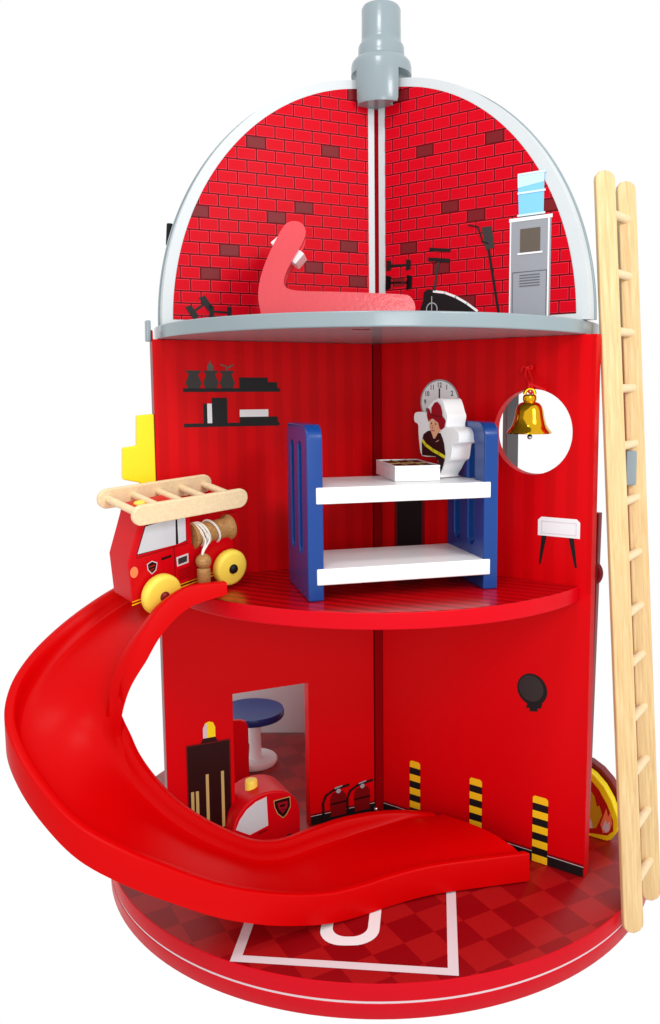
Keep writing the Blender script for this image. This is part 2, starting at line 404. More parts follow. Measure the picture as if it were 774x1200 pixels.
# convex mirror on the lower right wall
P = Print(.003)
c = onfr(FR, 624, 808); P.poly(circ(c[0], c[1], .155, 36), 'black').poly(circ(c[0]-.01, c[1]+.01, .128, 36), 'mirror_dark', 1)
P.poly([(c[0]-.06, c[1]-.19), (c[0]+.09, c[1]-.17), (c[0]+.11, c[1]-.12), (c[0]-.04, c[1]-.13)], 'black', 1).poly([(c[0]-.02, c[1]-.215), (c[0]+.06, c[1]-.205), (c[0]+.06, c[1]-.17), (c[0]-.02, c[1]-.17)], 'black', 2)
P.done('mirror_print', FR, wallR)
# equipment locker on the lower left wall
P = Print(.003)
a = pl(FL, [(218, 874), (270, 865)]); x0, x1 = a[0][0], a[1][0]
P.poly([(x0, .15), (x1, .15), (x1, 1.105), (x0, 1.105)], 'maroon').poly([(x0+.012, .15), (x1-.012, .15), (x1-.012, 1.09), (x0+.012, 1.09)], 'cab', 1)
xm = onfr(FL, 245.5, 868)[0]
P.poly([(xm-.085, 1.10), (xm+.085, 1.10), (xm+.06, 1.15), (xm-.06, 1.15)], 'cab', 2)
P.poly([(xm-.062, 1.15), (xm+.062, 1.15), (xm+.062, 1.25), (xm+.04, 1.30), (xm, 1.315), (xm-.04, 1.30), (xm-.062, 1.25)], 'yellow', 2)
P.poly([(xm-.062, 1.15), (xm-.02, 1.15), (xm-.02, 1.29), (xm-.04, 1.30), (xm-.062, 1.25)], 'pale_print', 3)
for (px, ya, yb) in ((225.7, 928, 955), (231.3, 927, 960), (242.8, 907, 965), (260.7, 903, 965)):
    t_ = onfr(FL, px, ya); P.poly([(t_[0]-.015, .2), (t_[0]+.015, .2), (t_[0]+.015, t_[1]), (t_[0]-.015, t_[1])], 'tan', 3)
P.done('locker_print', FL, wallL)
# air cylinders with hoses beside the corner
P = Print(.008)
for px in (396.5, 424.5):
    b_ = onfr(FL, px, 938)[0]
    P.poly([(b_-.09, .05), (b_+.09, .05), (b_+.09, .26), (b_+.06, .31), (b_-.06, .31), (b_-.09, .26)], 'maroon')
    P.line([(b_-.09, .19), (b_+.09, .195)], .02, 'cab', 1)
    P.line([(b_-.17, .04), (b_-.175, .22), (b_-.14, .30), (b_-.05, .345), (b_+.12, .37)], .026, 'black', 2)
    P.poly(circ(b_+.0, .325, .026, 14), 'silver_print', 3); P.line([(b_-.04, .36), (b_+.04, .375)], .014, 'silver_print', 3)
P.done('air_cylinder_print', FL, wallL)
bm = bmesh.new(); bmesh.ops.create_uvsphere(bm, u_segments=16, v_segments=10, radius=.028, matrix=Matrix.Translation(ony(441, 948, -.10)))
link('screw', bm, 'steel', ST)

# printed shelves on the upper left wall
P = Print(.003)
P.poly([(-2.005, 4.535), (-1.055, 4.535), (-1.055, 4.57), (-2.005, 4.57)], 'black')
for px in (227, 247.3, 266.5):
    c = onfr(FL, px, 448)[0]
    P.poly([(c-.055, 4.57), (c+.055, 4.57), (c+.075, 4.62), (c+.05, 4.68), (c+.045, 4.70), (c+.07, 4.725), (c+.07, 4.735), (c-.07, 4.735), (c-.07, 4.725), (c-.045, 4.70), (c-.05, 4.68), (c-.075, 4.62)], 'charcoal', 1)
c = onfr(FL, 246.5, 430)[0]; P.poly([(c-.025, 4.735), (c+.025, 4.735), (c+.03, 4.78), (c+.01, 4.80), (c, 4.835), (c-.012, 4.80), (c-.03, 4.78)], 'olive', 1)
c = onfr(FL, 266, 430)[0]; P.line([(c-.0, 4.735), (c-.01, 4.78), (c-.06, 4.79)], .012, 'olive', 1).line([(c, 4.76), (c+.05, 4.785), (c+.06, 4.79)], .016, 'olive', 1)
x0, x1, x2 = onfr(FL, 280.5, 450)[0], onfr(FL, 314, 450)[0], onfr(FL, 325, 450)[0]
P.poly([(x0, 4.57), (x1, 4.57), (x1, 4.672), (x0, 4.672)], 'black', 1).poly([(x1, 4.57), (x2, 4.57), (x2, 4.628), (x1, 4.628)], 'black', 1)
P.done('shelf_print', FL, wallL2)
P = Print(.003)
P.poly([(-2.005, 4.205), (-1.065, 4.205), (-1.065, 4.24), (-2.005, 4.24)], 'black')
xs = [onfr(FL, p, 480)[0] for p in (238.5, 243, 248.5, 266.5, 281, 314.5, 325.5)]
P.poly([(xs[0], 4.24), (xs[1], 4.24), (xs[1], 4.425), (xs[0], 4.425)], 'black', 1).poly([(xs[1], 4.24), (xs[2], 4.24), (xs[2], 4.425), (xs[1], 4.425)], 'white_print', 1)
P.poly([(xs[2], 4.24), (xs[3], 4.24), (xs[3], 4.48), (xs[2], 4.48)], 'black', 1)
P.poly([(xs[4], 4.24), (xs[6], 4.24), (xs[6], 4.295), (xs[4], 4.295)], 'black', 1).poly([(xs[4], 4.295), (xs[5], 4.295), (xs[5], 4.365), (xs[4], 4.365)], 'white_print', 1)
P.done('shelf_print', FL, wallL2)
# clock, dark doorway and bedside table on the upper right wall
P = Print(.003); cc = (.745, 4.425); P.poly(circ(cc[0], cc[1], .222, 48), 'silver_print').poly(circ(cc[0], cc[1], .207, 48), 'white', 1)
for k in range(1, 13):
    a = math.radians(90-30*k); P.text(str(k), cc[0]+.165*math.cos(a), cc[1]+.165*math.sin(a), .068, 'black', 2, .82)
P.line([(cc[0], cc[1]), (cc[0], cc[1]+.13)], .016, 'black', 2).line([(cc[0], cc[1]), (cc[0]-.08, cc[1]-.03)], .016, 'black', 2)
P.done('clock_print', FR, wallR2)
P = Print(.003); P.poly([(.205, 2.80), (.575, 2.80), (.575, 3.62), (.205, 3.62)], 'maroon').poly([(.24, 2.80), (.54, 2.80), (.54, 3.60), (.24, 3.60)], 'black', 1)
P.done('dark_doorway_print', FR, wallR2)
P = Print(.003); P.poly([(1.812, 3.20), (1.812, 3.345), (1.845, 3.375), (2.19, 3.375), (2.222, 3.345), (2.222, 3.20)], 'white_print')
P.line([(1.85, 3.225), (1.85, 3.335), (2.185, 3.335), (2.185, 3.225), (1.85, 3.225)], .006, 'pale_print', 1)
P.poly([(1.85, 3.20), (1.90, 3.20), (1.845, 2.93), (1.828, 2.93)], 'black').poly([(2.115, 3.20), (2.165, 3.20), (2.20, 2.93), (2.18, 2.93)], 'black')
P.done('side_table_print', FR, wallR2)

# ---- middle floor (the front sector)
RM = 2.225
aL = math.pi+AZL; aR = math.tau-AZR
sect = [(0.0, -.02)]+[(RM*math.cos(aL+.001+(aR-aL-.002)*i/64), RM*math.sin(aL+.001+(aR-aL-.002)*i/64)) for i in range(65)]
bm = bmesh.new(); prism(bm, sect, 2.624, Z1)
for f in bm.faces:
    if len(f.verts) > 10 and f.calc_center_median().z > 2.7: f.material_index = 1
link('middle_floor', bm, ['edge_mid', 'floor_mid'], ST, .012, 2)
# ---- top floor disc, grey
bm = bmesh.new(); prism(bm, circ(0, 0, 2.215, 128), Z2, Z3)
topd = link('top_floor', bm, 'grey', ST, .014, 3)
P = Print(-(Z2-.0035), 0); 
bm = bmesh.new(); box(bm, .0, .14, -1.99, -1.955, Z2-.006, Z2+.01); link('slot', bm, 'maroon', topd, M4=Matrix.Rotation(.05, 4, 'Z')@Matrix.Translation((-.30, 0, 0)))

# ---- dome panels with brick print
def dome(Fm, sgn, a, dark, row0, ph, name, rowh=.1118, bw=.1875, inset=.024):
    zc = 5.147; b_ = 2.43; n = 56
    outer = [(inset, zc)]+[(max(a*math.cos(t), inset), zc+b_*math.sin(t)) for t in [math.pi/2*i/n for i in range(n)] if a*math.cos(t) > inset+.002]+[(inset, zc+b_)]
    bm = bmesh.new(); f_ = lambda P_: [(sgn*x, y) for x, y in P_]
    prism(bm, f_(outer), -.115, 0)
    ai, bi = a-(.098 if sgn < 0 else .118), b_-.082
    x_in = .092 if sgn < 0 else .105; zb = zc+.055
    inner = [(x_in, zb)]+[(ai*math.cos(t), zc+bi*math.sin(t)) for t in [math.pi/2*i/n for i in range(n)] if ai*math.cos(t) > x_in+.002 and zc+bi*math.sin(t) > zb]
    ztop = zc+bi*math.sqrt(max(0, 1-(x_in/ai)**2)); inner = [inner[0], (ai*math.sqrt(1-((zb-zc)/bi)**2), zb)]+inner[1:]+[(x_in, ztop)]
    kz = bm.faces.layers.int.new('keep')
    def face(pts, z, mi):
        if len(pts) < 3: return
        pts = f_(pts)
        A = sum(pts[i-1][0]*pts[i][1]-pts[i][0]*pts[i-1][1] for i in range(len(pts)))
        if abs(A) < 1e-5: return
        if A < 0: pts = pts[::-1]
        fc = bm.faces.new([bm.verts.new((p[0], p[1], z)) for p in pts]); fc.material_index = mi
    bmesh.ops.recalc_face_normals(bm, faces=bm.faces)
    face(inner, .0025, 1)
    for k in range(-6, 20):
        z0 = row0+rowh*(k-.5); off = ph+(0 if k % 2 == 0 else bw/2)
        for j in range(-3, 15):
            x0 = off+bw*j; g = .0072
            isd = any(kk == k and abs(x0+bw/2-xx) < bw*.5 for kk, xx in dark)
            r1 = clip([(x0+g, z0+g), (x0+bw-g, z0+g), (x0+bw-g, z0+rowh-g), (x0+g, z0+rowh-g)], inner); face(r1, .0040, 4 if isd else 3)
            g2 = g+.0042
            r2 = clip([(x0+g2, z0+g2), (x0+bw-g2, z0+g2), (x0+bw-g2, z0+rowh-g2), (x0+g2, z0+rowh-g2)], inner); face(r2, .0055, 4 if isd else 2)
    # rounded rim of the panel is left to the outline itself
    return link('dome_panel', bm, ['grey_light', 'mortar', 'brick', 'brick_line', 'brick_dark'], ST, smooth=35, M4=Fm, label=name)
dL = dome(FL, -1, 2.175, [(0, 1.70), (0, .217), (1, .684), (2, 1.52), (3, .323), (5, 1.80), (5, 1.052), (6, .77), (11, 1.24), (11, .49), (16, .25)], 5.632, .1225, 'left quarter of the brick dome')
dR = dome(FR, 1, 2.26, [(0, .758), (2, .375), (4, 1.163), (4, 1.932), (5, .864), (10, 1.366), (10, .583), (15, .32), (-3, 1.08)], 5.712, .6665-.1875*3, 'right quarter of the brick dome')
bm = bmesh.new(); n = 48
prism(bm, [(.075, 5.147)]+[(max(2.2*math.cos(t), .075), 5.147+2.43*math.sin(t)) for t in [math.pi/2*i/n for i in range(n)]]+[(.075, 7.577)], -.057, .057)
link('dome_panel', bm, 'grey_light', ST, .01, 2, M4=FB, label='rear quarter of the dome')
# dark red gap behind the two dome panels
bm = bmesh.new(); box(bm, -.05, .05, Z3+.002, 7.45, -.12, .0)
link('dome_core', bm, 'gap_red', ST, M4=frame(Vector((0.01, .0, 0)), (1, 0, 0)))
# darker grey backing layer along the dome's curved edges
def band(Fm, sgn, a, b_=2.43):
    n = 56; zc = 5.147; bm = bmesh.new()
    prism(bm, [(sgn*.05, zc)]+[(sgn*(a+.014)*math.cos(t), zc+(b_+.008)*math.sin(t)) for t in [1.5*i/n for i in range(n+1)]]+[(sgn*.05, zc+b_)], -.15, -.1155)
    return link('dome_backing', bm, 'grey', ST, .006, 2, M4=Fm)
band(FL, -1, 2.175); band(FR, 1, 2.26)

# prints on the dome panels
def P_(base=.009): return Print(base)
# dumbbells left
P = P_()
def bell_(P, F_, a, b, L, w, h, layer=0, rod='black'):
    a, b = Vector(onfr(F_, *a)), Vector(onfr(F_, *b)); d = (b-a).normalized(); n_ = Vector((-d.y, d.x))
    P.line([a, b], w, rod, layer)
    for c in (a, b):
        P.poly([tuple(c+d*L+n_*h*.8), tuple(c-d*L+n_*h), tuple(c-d*L-n_*h), tuple(c+d*L-n_*h*.8)], 'black', layer+1)
bell_(P, FL, (225.5, 366), (241.5, 355), .03, .022, .075)
bell_(P, FL, (248, 365), (269, 366.5), .022, .02, .06)
P.done('dumbbell_print', FL, dL)
P = P_()
bell_(P, FR, (456.5, 311.5), (479.5, 310.5), .028, .022, .055)
bell_(P, FR, (456, 331.5), (480.5, 331), .032, .022, .075)
bell_(P, FR, (456, 331.5), (480.5, 331), .032, .022, .07)
a_, b_ = onfr(FR, 462, 327), onfr(FR, 475, 335); P.poly([(a_[0], b_[1]), (b_[0], b_[1]), (b_[0], a_[1]), (a_[0], a_[1])], 'brick_dark', 0)
P.done('dumbbell_print', FR, dR)
# exercise bike
P = P_()
P.poly(pl(FR, [(493, 364), (497, 351), (497, 343), (502, 339), (520, 341), (538, 348), (552, 357), (563, 366)]), 'black')
P.line(pl(FR, [(509, 341.5), (522, 343), (535, 348), (548, 355.5), (560, 364.5)]), .022, 'white_print', 1)
P.line(pl(FR, [(510, 340), (515, 306)]), .026, 'charcoal', 1)
P.line(pl(FR, [(505, 292.5), (528, 293.5)]), .032, 'black', 2).line(pl(FR, [(504, 304), (527, 305.5)]), .036, 'black', 2)
c = onfr(FR, 507, 360); P.ring(c[0], c[1]-.02, .055, .066, 'silver_print', 2, 24).line([(c[0], c[1]-.08), (c[0], c[1]+.10)], .010, 'silver_print', 3)
P.done('exercise_bike_print', FR, dR)
# golf club / rowing oar
P = P_()
P.line(pl(FR, [(573, 290), (585, 366)]), .026, 'black').poly(pl(FR, [(565, 266.5), (577, 265), (580.5, 290), (570, 293.5)]), 'charcoal', 1)
P.line(pl(FR, [(550, 264), (561, 266), (566.5, 283.5), (573, 285.5)]), .014, 'black', 2)
P.done('oar_print', FR, dR)
# water cooler
P = P_()
x0, x1 = 1.492, 1.895; zb, zt = 5.19, 6.07
P.poly([(x0, zb), (x1, zb), (x1, zt), (x0, zt)], 'cooler', 0)
P.poly([(x0-.008, zt-.02), (x1+.012, zt-.02), (x1+.012, zt+.012), (x0-.008, zt+.012)], 'white_print', 2)
P.line([(x0+.006, zb), (x0+.006, zt)], .014, 'white_print', 1).line([(x1-.022, zb), (x1-.022, zt)], .016, 'white_print', 1)
wx0, wx1 = onfr(FR, 610.5, 280)[0], onfr(FR, 634, 280)[0]; wz0, wz1 = onfr(FR, 622, 295)[1], onfr(FR, 622, 267.5)[1]
P.poly([(wx0, wz0), (wx1, wz0), (wx1, wz1), (wx0, wz1)], 'olive', 2).line([(wx0-.02, wz0-.012), (wx1+.02, wz0-.012)], .016, 'white_print', 3)
vx0, vx1 = onfr(FR, 601.5, 340)[0], onfr(FR, 641, 340)[0]; vz = onfr(FR, 622, 318)[1]
P.line([(vx0, 5.2), (vx0, vz), (vx1, vz), (vx1, 5.2)], .006, 'silver_dark', 2)
for k in range(5): P.line([(wx0, vz-.03-.024*k), (wx1, vz-.03-.024*k)], .007, 'silver_dark', 3)
bx0, bx1, bx2, bx3 = onfr(FR, 609, 246)[0], onfr(FR, 638, 246)[0], onfr(FR, 607.5, 205)[0], onfr(FR, 639, 205)[0]
bz0, bz1, bz2 = zt+.03, onfr(FR, 623, 225)[1], onfr(FR, 623, 203)[1]
P.poly([(bx0+.02, zt+.01), (bx1-.02, zt+.01), (bx1-.02, bz0), (bx0+.02, bz0)], 'silver_dark', 1)
P.poly([(bx0, bz0), (bx1, bz0), (bx3, bz2), (bx2, bz2)], 'water', 1).poly([(bx2+.004, bz1+.05), (bx3-.004, bz1+.075), (bx3, bz2), (bx2, bz2)], 'water_l', 2)
for z in (bz0, bz1, bz2): P.line([(bx0-.008, z), (bx1+.012, z)], .018, 'water_rim', 4)
P.done('water_cooler_print', FR, dR)

# ---- grey chimney cap: a stepped, turned cap slotted over the panels
CX = .052
bm = bmesh.new()
lathe(bm, [(.0, 8.335), (.150, 8.335), (.178, 8.322), (.192, 8.295), (.194, 8.02), (.197, 7.985), (.215, 7.965), (.226, 7.94), (.228, 7.88), (.232, 7.845), (.262, 7.825), (.288, 7.795), (.298, 7.755), (.299, 7.66), (.299, 7.60), (.295, 7.40), (.285, 7.37), (.0, 7.365)], 72)
bmesh.ops.translate(bm, vec=(CX, 0, -.05), verts=bm.verts)
cap = link('chimney', bm, 'grey', ST, smooth=50)
# three slots for the panels
slot_m = []
for Fm, sgn in ((FL, -1), (FR, 1), (FB, 1)):
    cb = bmesh.new()
    out = [(sgn*.20, 7.2), (sgn*.20, 7.59)]+[(sgn*(.20+.05-.05*math.cos(t)), 7.59+.04*math.sin(t)) for t in [math.pi/2*i/6 for i in range(1, 7)]]+[(sgn*.5, 7.63), (sgn*.5, 7.2)]
    nb = .13 if Fm is not FB else .07
    prism(cb, out, -.34, .08 if Fm is not FB else .07)
    cb.transform(Fm); bmesh.ops.recalc_face_normals(cb, faces=cb.faces)
    me = bpy.data.meshes.new('cut'); cb.to_mesh(me); cb.free(); co = bpy.data.objects.new('cut', me); C.objects.link(co)
    md = cap.modifiers.new('slot', 'BOOLEAN'); md.object = co; md.operation = 'DIFFERENCE'; md.solver = 'EXACT'; slot_m.append(co)
bpy.context.view_layer.update()
dg = bpy.context.evaluated_depsgraph_get(); me2 = bpy.data.meshes.new_from_object(cap.evaluated_get(dg))
cap.modifiers.clear(); cap.data = me2
for co in slot_m: bpy.data.objects.remove(co)
for p in cap.data.polygons: p.use_smooth = True
cap.data.set_sharp_from_angle(angle=math.radians(40))

# ---- small fittings on the station's outside
FLe = FL
bm = bmesh.new(); a = [onfr(FL, x, y) for x, y in ((171.5, 375), (177.5, 375), (178, 400), (172, 400))]; prism(bm, a, -.09, -.02)
link('bracket', bm, 'grey', ST, .01, 2, M4=FL)
bm = bmesh.new(); tube(bm, [ony(199.5, 262, .35), ony(198.5, 288, .35)], .035, 16); link('knob', bm, 'black', ST, .01)
# grey post behind the right wall, seen through the round window
p = Vector((1.60, 1.02, 0)); px = ony(600, 500, 1.0); p.x = px.x
bm = bmesh.new(); box(bm, p.x-.085, p.x+.062, p.y-.06, p.y+.06, .002, Z2-.002)
link('post', bm, 'grey_dark', ST, .006, M4=Matrix.Translation(p)@Matrix.Rotation(.25, 4, 'Z')@Matrix.Translation(-p))
# dark red side board beyond the right wall with a round lamp
a = [onfr(FR, x, y) for x, y in ((697, 604), (704.5, 604), (698.5, 905), (690.5, 905))]
zt_ = a[0][1]; bm = bmesh.new(); prism(bm, [(WR_-.10, .002), (WR_-.055, .002), (WR_+.0, zt_), (WR_-.10, zt_)], -.24, -.16)
sb = link('side_board', bm, 'dark_red', ST, .008, M4=FR)
bm = bmesh.new(); cpt = onfr(FR, 701, 673, -.16); prism(bm, circ(cpt[0]-.10, cpt[1], .135, 32), -.22, -.17); link('round_lamp', bm, 'dark_red', sb, .02, 3, M4=FR)
# low grey panel added as backdrop behind the doorway, at the rear rim
FG = frame(Vector((0, 2.2, 0)), Vector((1, .0, 0)))
bm = bmesh.new(); box(bm, -2.0, -.45, .002, 1.15, -.04, 0)
link('doorway_backdrop', bm, 'glass_print', ST, .006, M4=FG)

# ------------------------------------------------------------------ slide
slo = []; sli = []
SO = [(-1.888, -0.977, 2.982), (-2.123, -1.132, 2.889), (-2.367, -1.298, 2.796), (-2.594, -1.489, 2.664), (-2.789, -1.712, 2.511), (-2.927, -1.967, 2.35), (-2.978, -2.239, 2.186), (-2.921, -2.5, 2.015), (-2.749, -2.714, 1.823), (-2.51, -2.867, 1.599), (-2.234, -2.939, 1.359), (-1.913, -2.904, 1.141), (-1.581, -2.795, 0.925), (-1.263, -2.644, 0.71), (-0.96, -2.462, 0.534), (-0.676, -2.273, 0.4), (-0.408, -2.099, 0.311), (-0.145, -1.941, 0.282), (0.132, -1.79, 0.286), (0.46, -1.652, 0.292), (0.876, -1.542, 0.289), (1.383, -1.421, 0.285)]
SI = [(-1.265, -1.902, 2.951), (-1.55, -2.015, 2.94), (-1.753, -2.11, 2.815), (-1.89, -2.179, 2.626), (-2.003, -2.216, 2.442), (-2.069, -2.216, 2.271), (-2.106, -2.192, 2.124), (-2.124, -2.154, 1.993), (-2.109, -2.107, 1.86), (-2.068, -2.056, 1.705), (-2.014, -2.006, 1.514), (-1.918, -1.934, 1.299), (-1.781, -1.839, 1.065), (-1.601, -1.713, 0.834), (-1.393, -1.562, 0.62), (-1.183, -1.401, 0.434), (-0.954, -1.213, 0.337), (-0.694, -1.011, 0.331), (-0.394, -0.833, 0.347), (-0.076, -0.698, 0.342), (0.229, -0.60, 0.31), (0.498, -0.53, 0.255)]
pairs = list(zip(SO, SI))
hs = [.10, .17, .23]+[.27]*14+[.28, .29, .29, .27, .22]; hso = [.12, .17, .23]+[.27]*19
din = [.08, .13]+[.155]*16+[.16, .12, .05, .008]; don = [.09, .13]+[.155]*17+[.15, .10, .03]
hump = [0.]*18+[.01, .03, .06, .085]
K = 6; NB = .45
O = catmull([p[0] for p in pairs], K); I = catmull([p[1] for p in pairs], K)
def lerpl(L, i): j = min(int(i//K), len(L)-2); t = i/K-j; return L[j]*(1-t)+L[j+1]*t
Cn = [(a+b)/2 for a, b in zip(O, I)]; Ns = []
for i in range(len(O)):
    T = (Cn[min(i+1, len(O)-1)]-Cn[max(i-1, 0)]).normalized(); N = T.cross(O[i]-I[i]).normalized()
    if N.z < 0: N = -N
    Ns.append(N)
for _ in range(40): Ns = [(Ns[max(i-1, 0)]+Ns[i]*2+Ns[min(i+1, len(Ns)-1)]).normalized() for i in range(len(Ns))]
bm = bmesh.new(); rings = []
for i, (o, q) in enumerate(zip(O, I)):
    w_ = o-q; W_ = w_.length; di = lerpl(din, i); hi = lerpl(hs, i); ho = lerpl(hso, i); do = lerpl(don, i)
    Nv = (Ns[i]*NB+Vector((0, 0, 1))*(1-NB)).normalized()
    def pt(d, dz, v=False): t = d/W_; return q+w_*t+(Vector((0, 0, dz)) if v else Nv*dz)
    prof = [(.004, -.004), (.012, 0), (.072, 0), (.082, -.007*min(1, di/.05)), (.094, -.5*di), (.108, -.95*di), (.122, -di-.002), (.20, -di-.010*di/.17+lerpl(hump, i)*.45)]
    profo = [(.004, -.004), (.012, 0), (.066, 0), (.076, -.007*min(1, do/.05)), (.090, -.5*do), (.106, -.95*do), (.122, -do-.002), (.20, -do-.010+lerpl(hump, i)*.5)]
    R = [pt(0, -hi, 1), pt(0, -.018, 1)]+[pt(d, z) for d, z in prof]+[pt(W_*f_, -(di*(1-f_)+do*f_)-.012+lerpl(hump, i)*math.sin(math.pi*min(1, max(0, (f_-.05)*1.05)))**.8) for f_ in (.30, .40, .50, .60, .70)]+[pt(W_-d, z) for d, z in profo[::-1]]+[pt(W_, -.018, 1), pt(W_, -ho, 1), pt(W_-.05, -ho, 1)]+[pt(W_*f_, -(di*(1-f_)+do*f_)-.05) for f_ in (.8, .5, .2)]+[pt(.05, -hi, 1)]
    rings.append([bm.verts.new(v) for v in R])
for a, b in zip(rings, rings[1:]):
    for k in range(len(a)-1): bm.faces.new((a[k], a[k+1], b[k+1], b[k]))
    bm.faces.new((a[-1], a[0], b[0], b[-1]))
bm.faces.new(rings[0]); bm.faces.new(rings[-1])
bmesh.ops.recalc_face_normals(bm, faces=bm.faces)
SL = link('slide', bm, 'slide', None, smooth=55)
SL['label'] = 'wide curved red slide sweeping from the middle floor down to the base'; SL['category'] = 'toy slide'
SL.location = (0, 0, 0)

# ------------------------------------------------------------------ tall wooden ladder
nb, fb = onz(742.5, 1088, -.29), onz(764, 1050, -.29)
nt_, ft_ = ony(709, 198.5, -1.0), None
B0 = onz(741.5, 1080, -.08); T0 = ony(708.5, 212, -1.02)
ax = (T0-B0); Llen = ax.length; ax.normalize()
rung = (onz(762.5, 1043, -.08)-B0); rung.z = 0; T1 = ony(733.5, 224, T0.y+rung.y)
ax2 = (T1-(B0+rung))
LD = empty('wooden_ladder', 'tall pale wooden ladder with round rungs leaning on the right side of the fire station', 'ladder', (B0.x, B0.y, -.15))
FX = Vector((1, 0, 0)); FX = (FX-ax*FX.dot(ax)).normalized()
def rail(P0, P1):
    a = (P1-P0); L = a.length; a.normalize(); n_ = Vector((FX.x, FX.y, 0)); x = Vector((.985, .17, 0)); x = (x-a*x.dot(a)).normalized(); n = x.cross(a)
    Mt = Matrix.Identity(4)
    for i, v in enumerate((x, n*-1, a)):
        for k in range(3): Mt[k][i] = v[k]
    Mt.translation = P0
    return Mt, L
def make_rail(P0, P1):
    Mt, L = rail(P0, P1); Q = Matrix(((1, 0, 0, 0), (0, 0, 1, 0), (0, 1, 0, 0), (0, 0, 0, 1)))
    bm = bmesh.new(); hw = .092
    prism(bm, [(-hw, 0), (-hw*.93, -.04), (-hw*.6, -.075), (0, -.09), (hw*.6, -.075), (hw*.93, -.04), (hw, 0), (hw, L), (hw*.93, L+.04), (hw*.6, L+.075), (0, L+.09), (-hw*.6, L+.075), (-hw*.93, L+.04), (-hw, L)], -.03, .03)
    bm.transform(Q)
    o = link('rail', bm, 'maple', None, .012, 3)
    t = Mt.copy(); t.translation = t.translation-LD.location; o.matrix_local = t; o.parent = LD; return Mt, L
make_rail(B0, T0); make_rail(B0+rung, T1)
Fn = frame(B0+rung, Vector((1, .0, 0)), ax2.normalized())
d2 = (T1-(B0+rung)); k13 = [259, 325.5, 391.5, 456, 521, 584, 647.5, 710, 767, 828.6, 889.6, 949.6, 1009]
for py in k13:
    # find the height on the far rail whose picture is at this row
    lo, hi = 0., 1.
    def prow(P):
        v = P-CAM; c, s = math.cos(YAW), math.sin(YAW); v = Vector((c*v.x+s*v.y, -s*v.x+c*v.y, v.z)); c, s = math.cos(PITCH), math.sin(PITCH)
        return 600+SY-F*(v.y*s+v.z*c)/(v.y*c-v.z*s)
    for _ in range(30):
        m_ = (lo+hi)/2
        if prow(B0+rung+d2*m_) > py: lo = m_
        else: hi = m_
    m_ = lo; A_ = B0+(T0-B0)*m_; B_ = B0+rung+d2*m_; u = (B_-A_).normalized()
    bm = bmesh.new(); tube(bm, [A_+u*.0, B_-u*.0], .040, 16); link('rung', bm, 'beech' if False else 'maple_x', LD)
# grey clip that holds the ladder
c0 = T1*.0+(B0+rung+d2*.62)
lo, hi = 0., 1.
for _ in range(30):
    m_ = (lo+hi)/2
    if prow(B0+rung+d2*m_) > 549: lo = m_
    else: hi = m_
c0 = B0+rung+d2*lo; u = -rung.normalized()
bm = bmesh.new(); box(bm, -.10, .005, -.16, .16, .034, .12)
link('clip', bm, 'grey', LD, .015, 3, M4=frame(c0+Vector((-.045, 0, 0)), (.985, .17, 0)))

# ------------------------------------------------------------------ red bench with headrest on the top floor
YB = -1.35
FBn = frame(Vector((0, YB, 0)), Vector((1, .0, 0)))
outl = [(306, 367), (303, 350), (304, 333), (308, 317), (314, 301), (324, 280), (332, 266), (338, 260.5), (345, 259), (353, 261), (358, 268), (358, 276), (353, 288), (345, 301), (337, 316), (333, 328), (334, 335), (340, 339), (355, 341), (400, 342), (440, 343.5), (472, 345), (480, 347), (485, 353), (487, 362), (484, 371), (478, 372), (313, 373)]
pts = [onfr(FBn, x, y) for x, y in outl]
zmin = min(p[1] for p in pts); pts = [(x, max(y, Z3+.006)) for x, y in pts]
sm = [(v.x, v.y) for v in catmull([(x, y, 0) for x, y in pts]+[(pts[0][0], pts[0][1], 0)], 3)][:-1]
sm = [(x, max(y, Z3+.003)) for x, y in sm]
BN = empty('red_lounge_bench', 'glossy red curved bench with white headrest lying on the grey top floor', 'toy bench', (sm[0][0], YB, Z3))
bm = bmesh.new(); prism(bm, sm, -.06, 0); link('side_panel', bm, 'lounge', BN, .014, 3, M4=FBn)
bm = bmesh.new(); prism(bm, [(x-.035, y) for x, y in sm], -.46, -.40); link('side_panel', bm, 'lounge', BN, .014, 3, M4=FBn)
a = onfr(FBn, 330, 281); b = onfr(FBn, 351, 304)
h0 = [onfr(FBn, *p) for p in ((314, 281), (325, 270), (358, 297), (346, 313))]
hc = (sum(p[0] for p in h0)/4, sum(p[1] for p in h0)/4); h0 = [(hc[0]+(p[0]-hc[0])*.92, hc[1]+(p[1]-hc[1])*.8) for p in h0]
bm = bmesh.new(); prism(bm, h0, -.41, -.062); link('headrest', bm, 'white', BN, .01, 2, M4=FBn)
bm = bmesh.new(); s0 = onfr(FBn, 345, 352); s1 = onfr(FBn, 480, 357); prism(bm, [(s0[0], s0[1]-.02), (s1[0], s1[1]-.02), (s1[0], s1[1]+.02), (s0[0], s0[1]+.02)], -.41, -.062)
link('seat', bm, 'lounge', BN, .01, 2, M4=FBn)

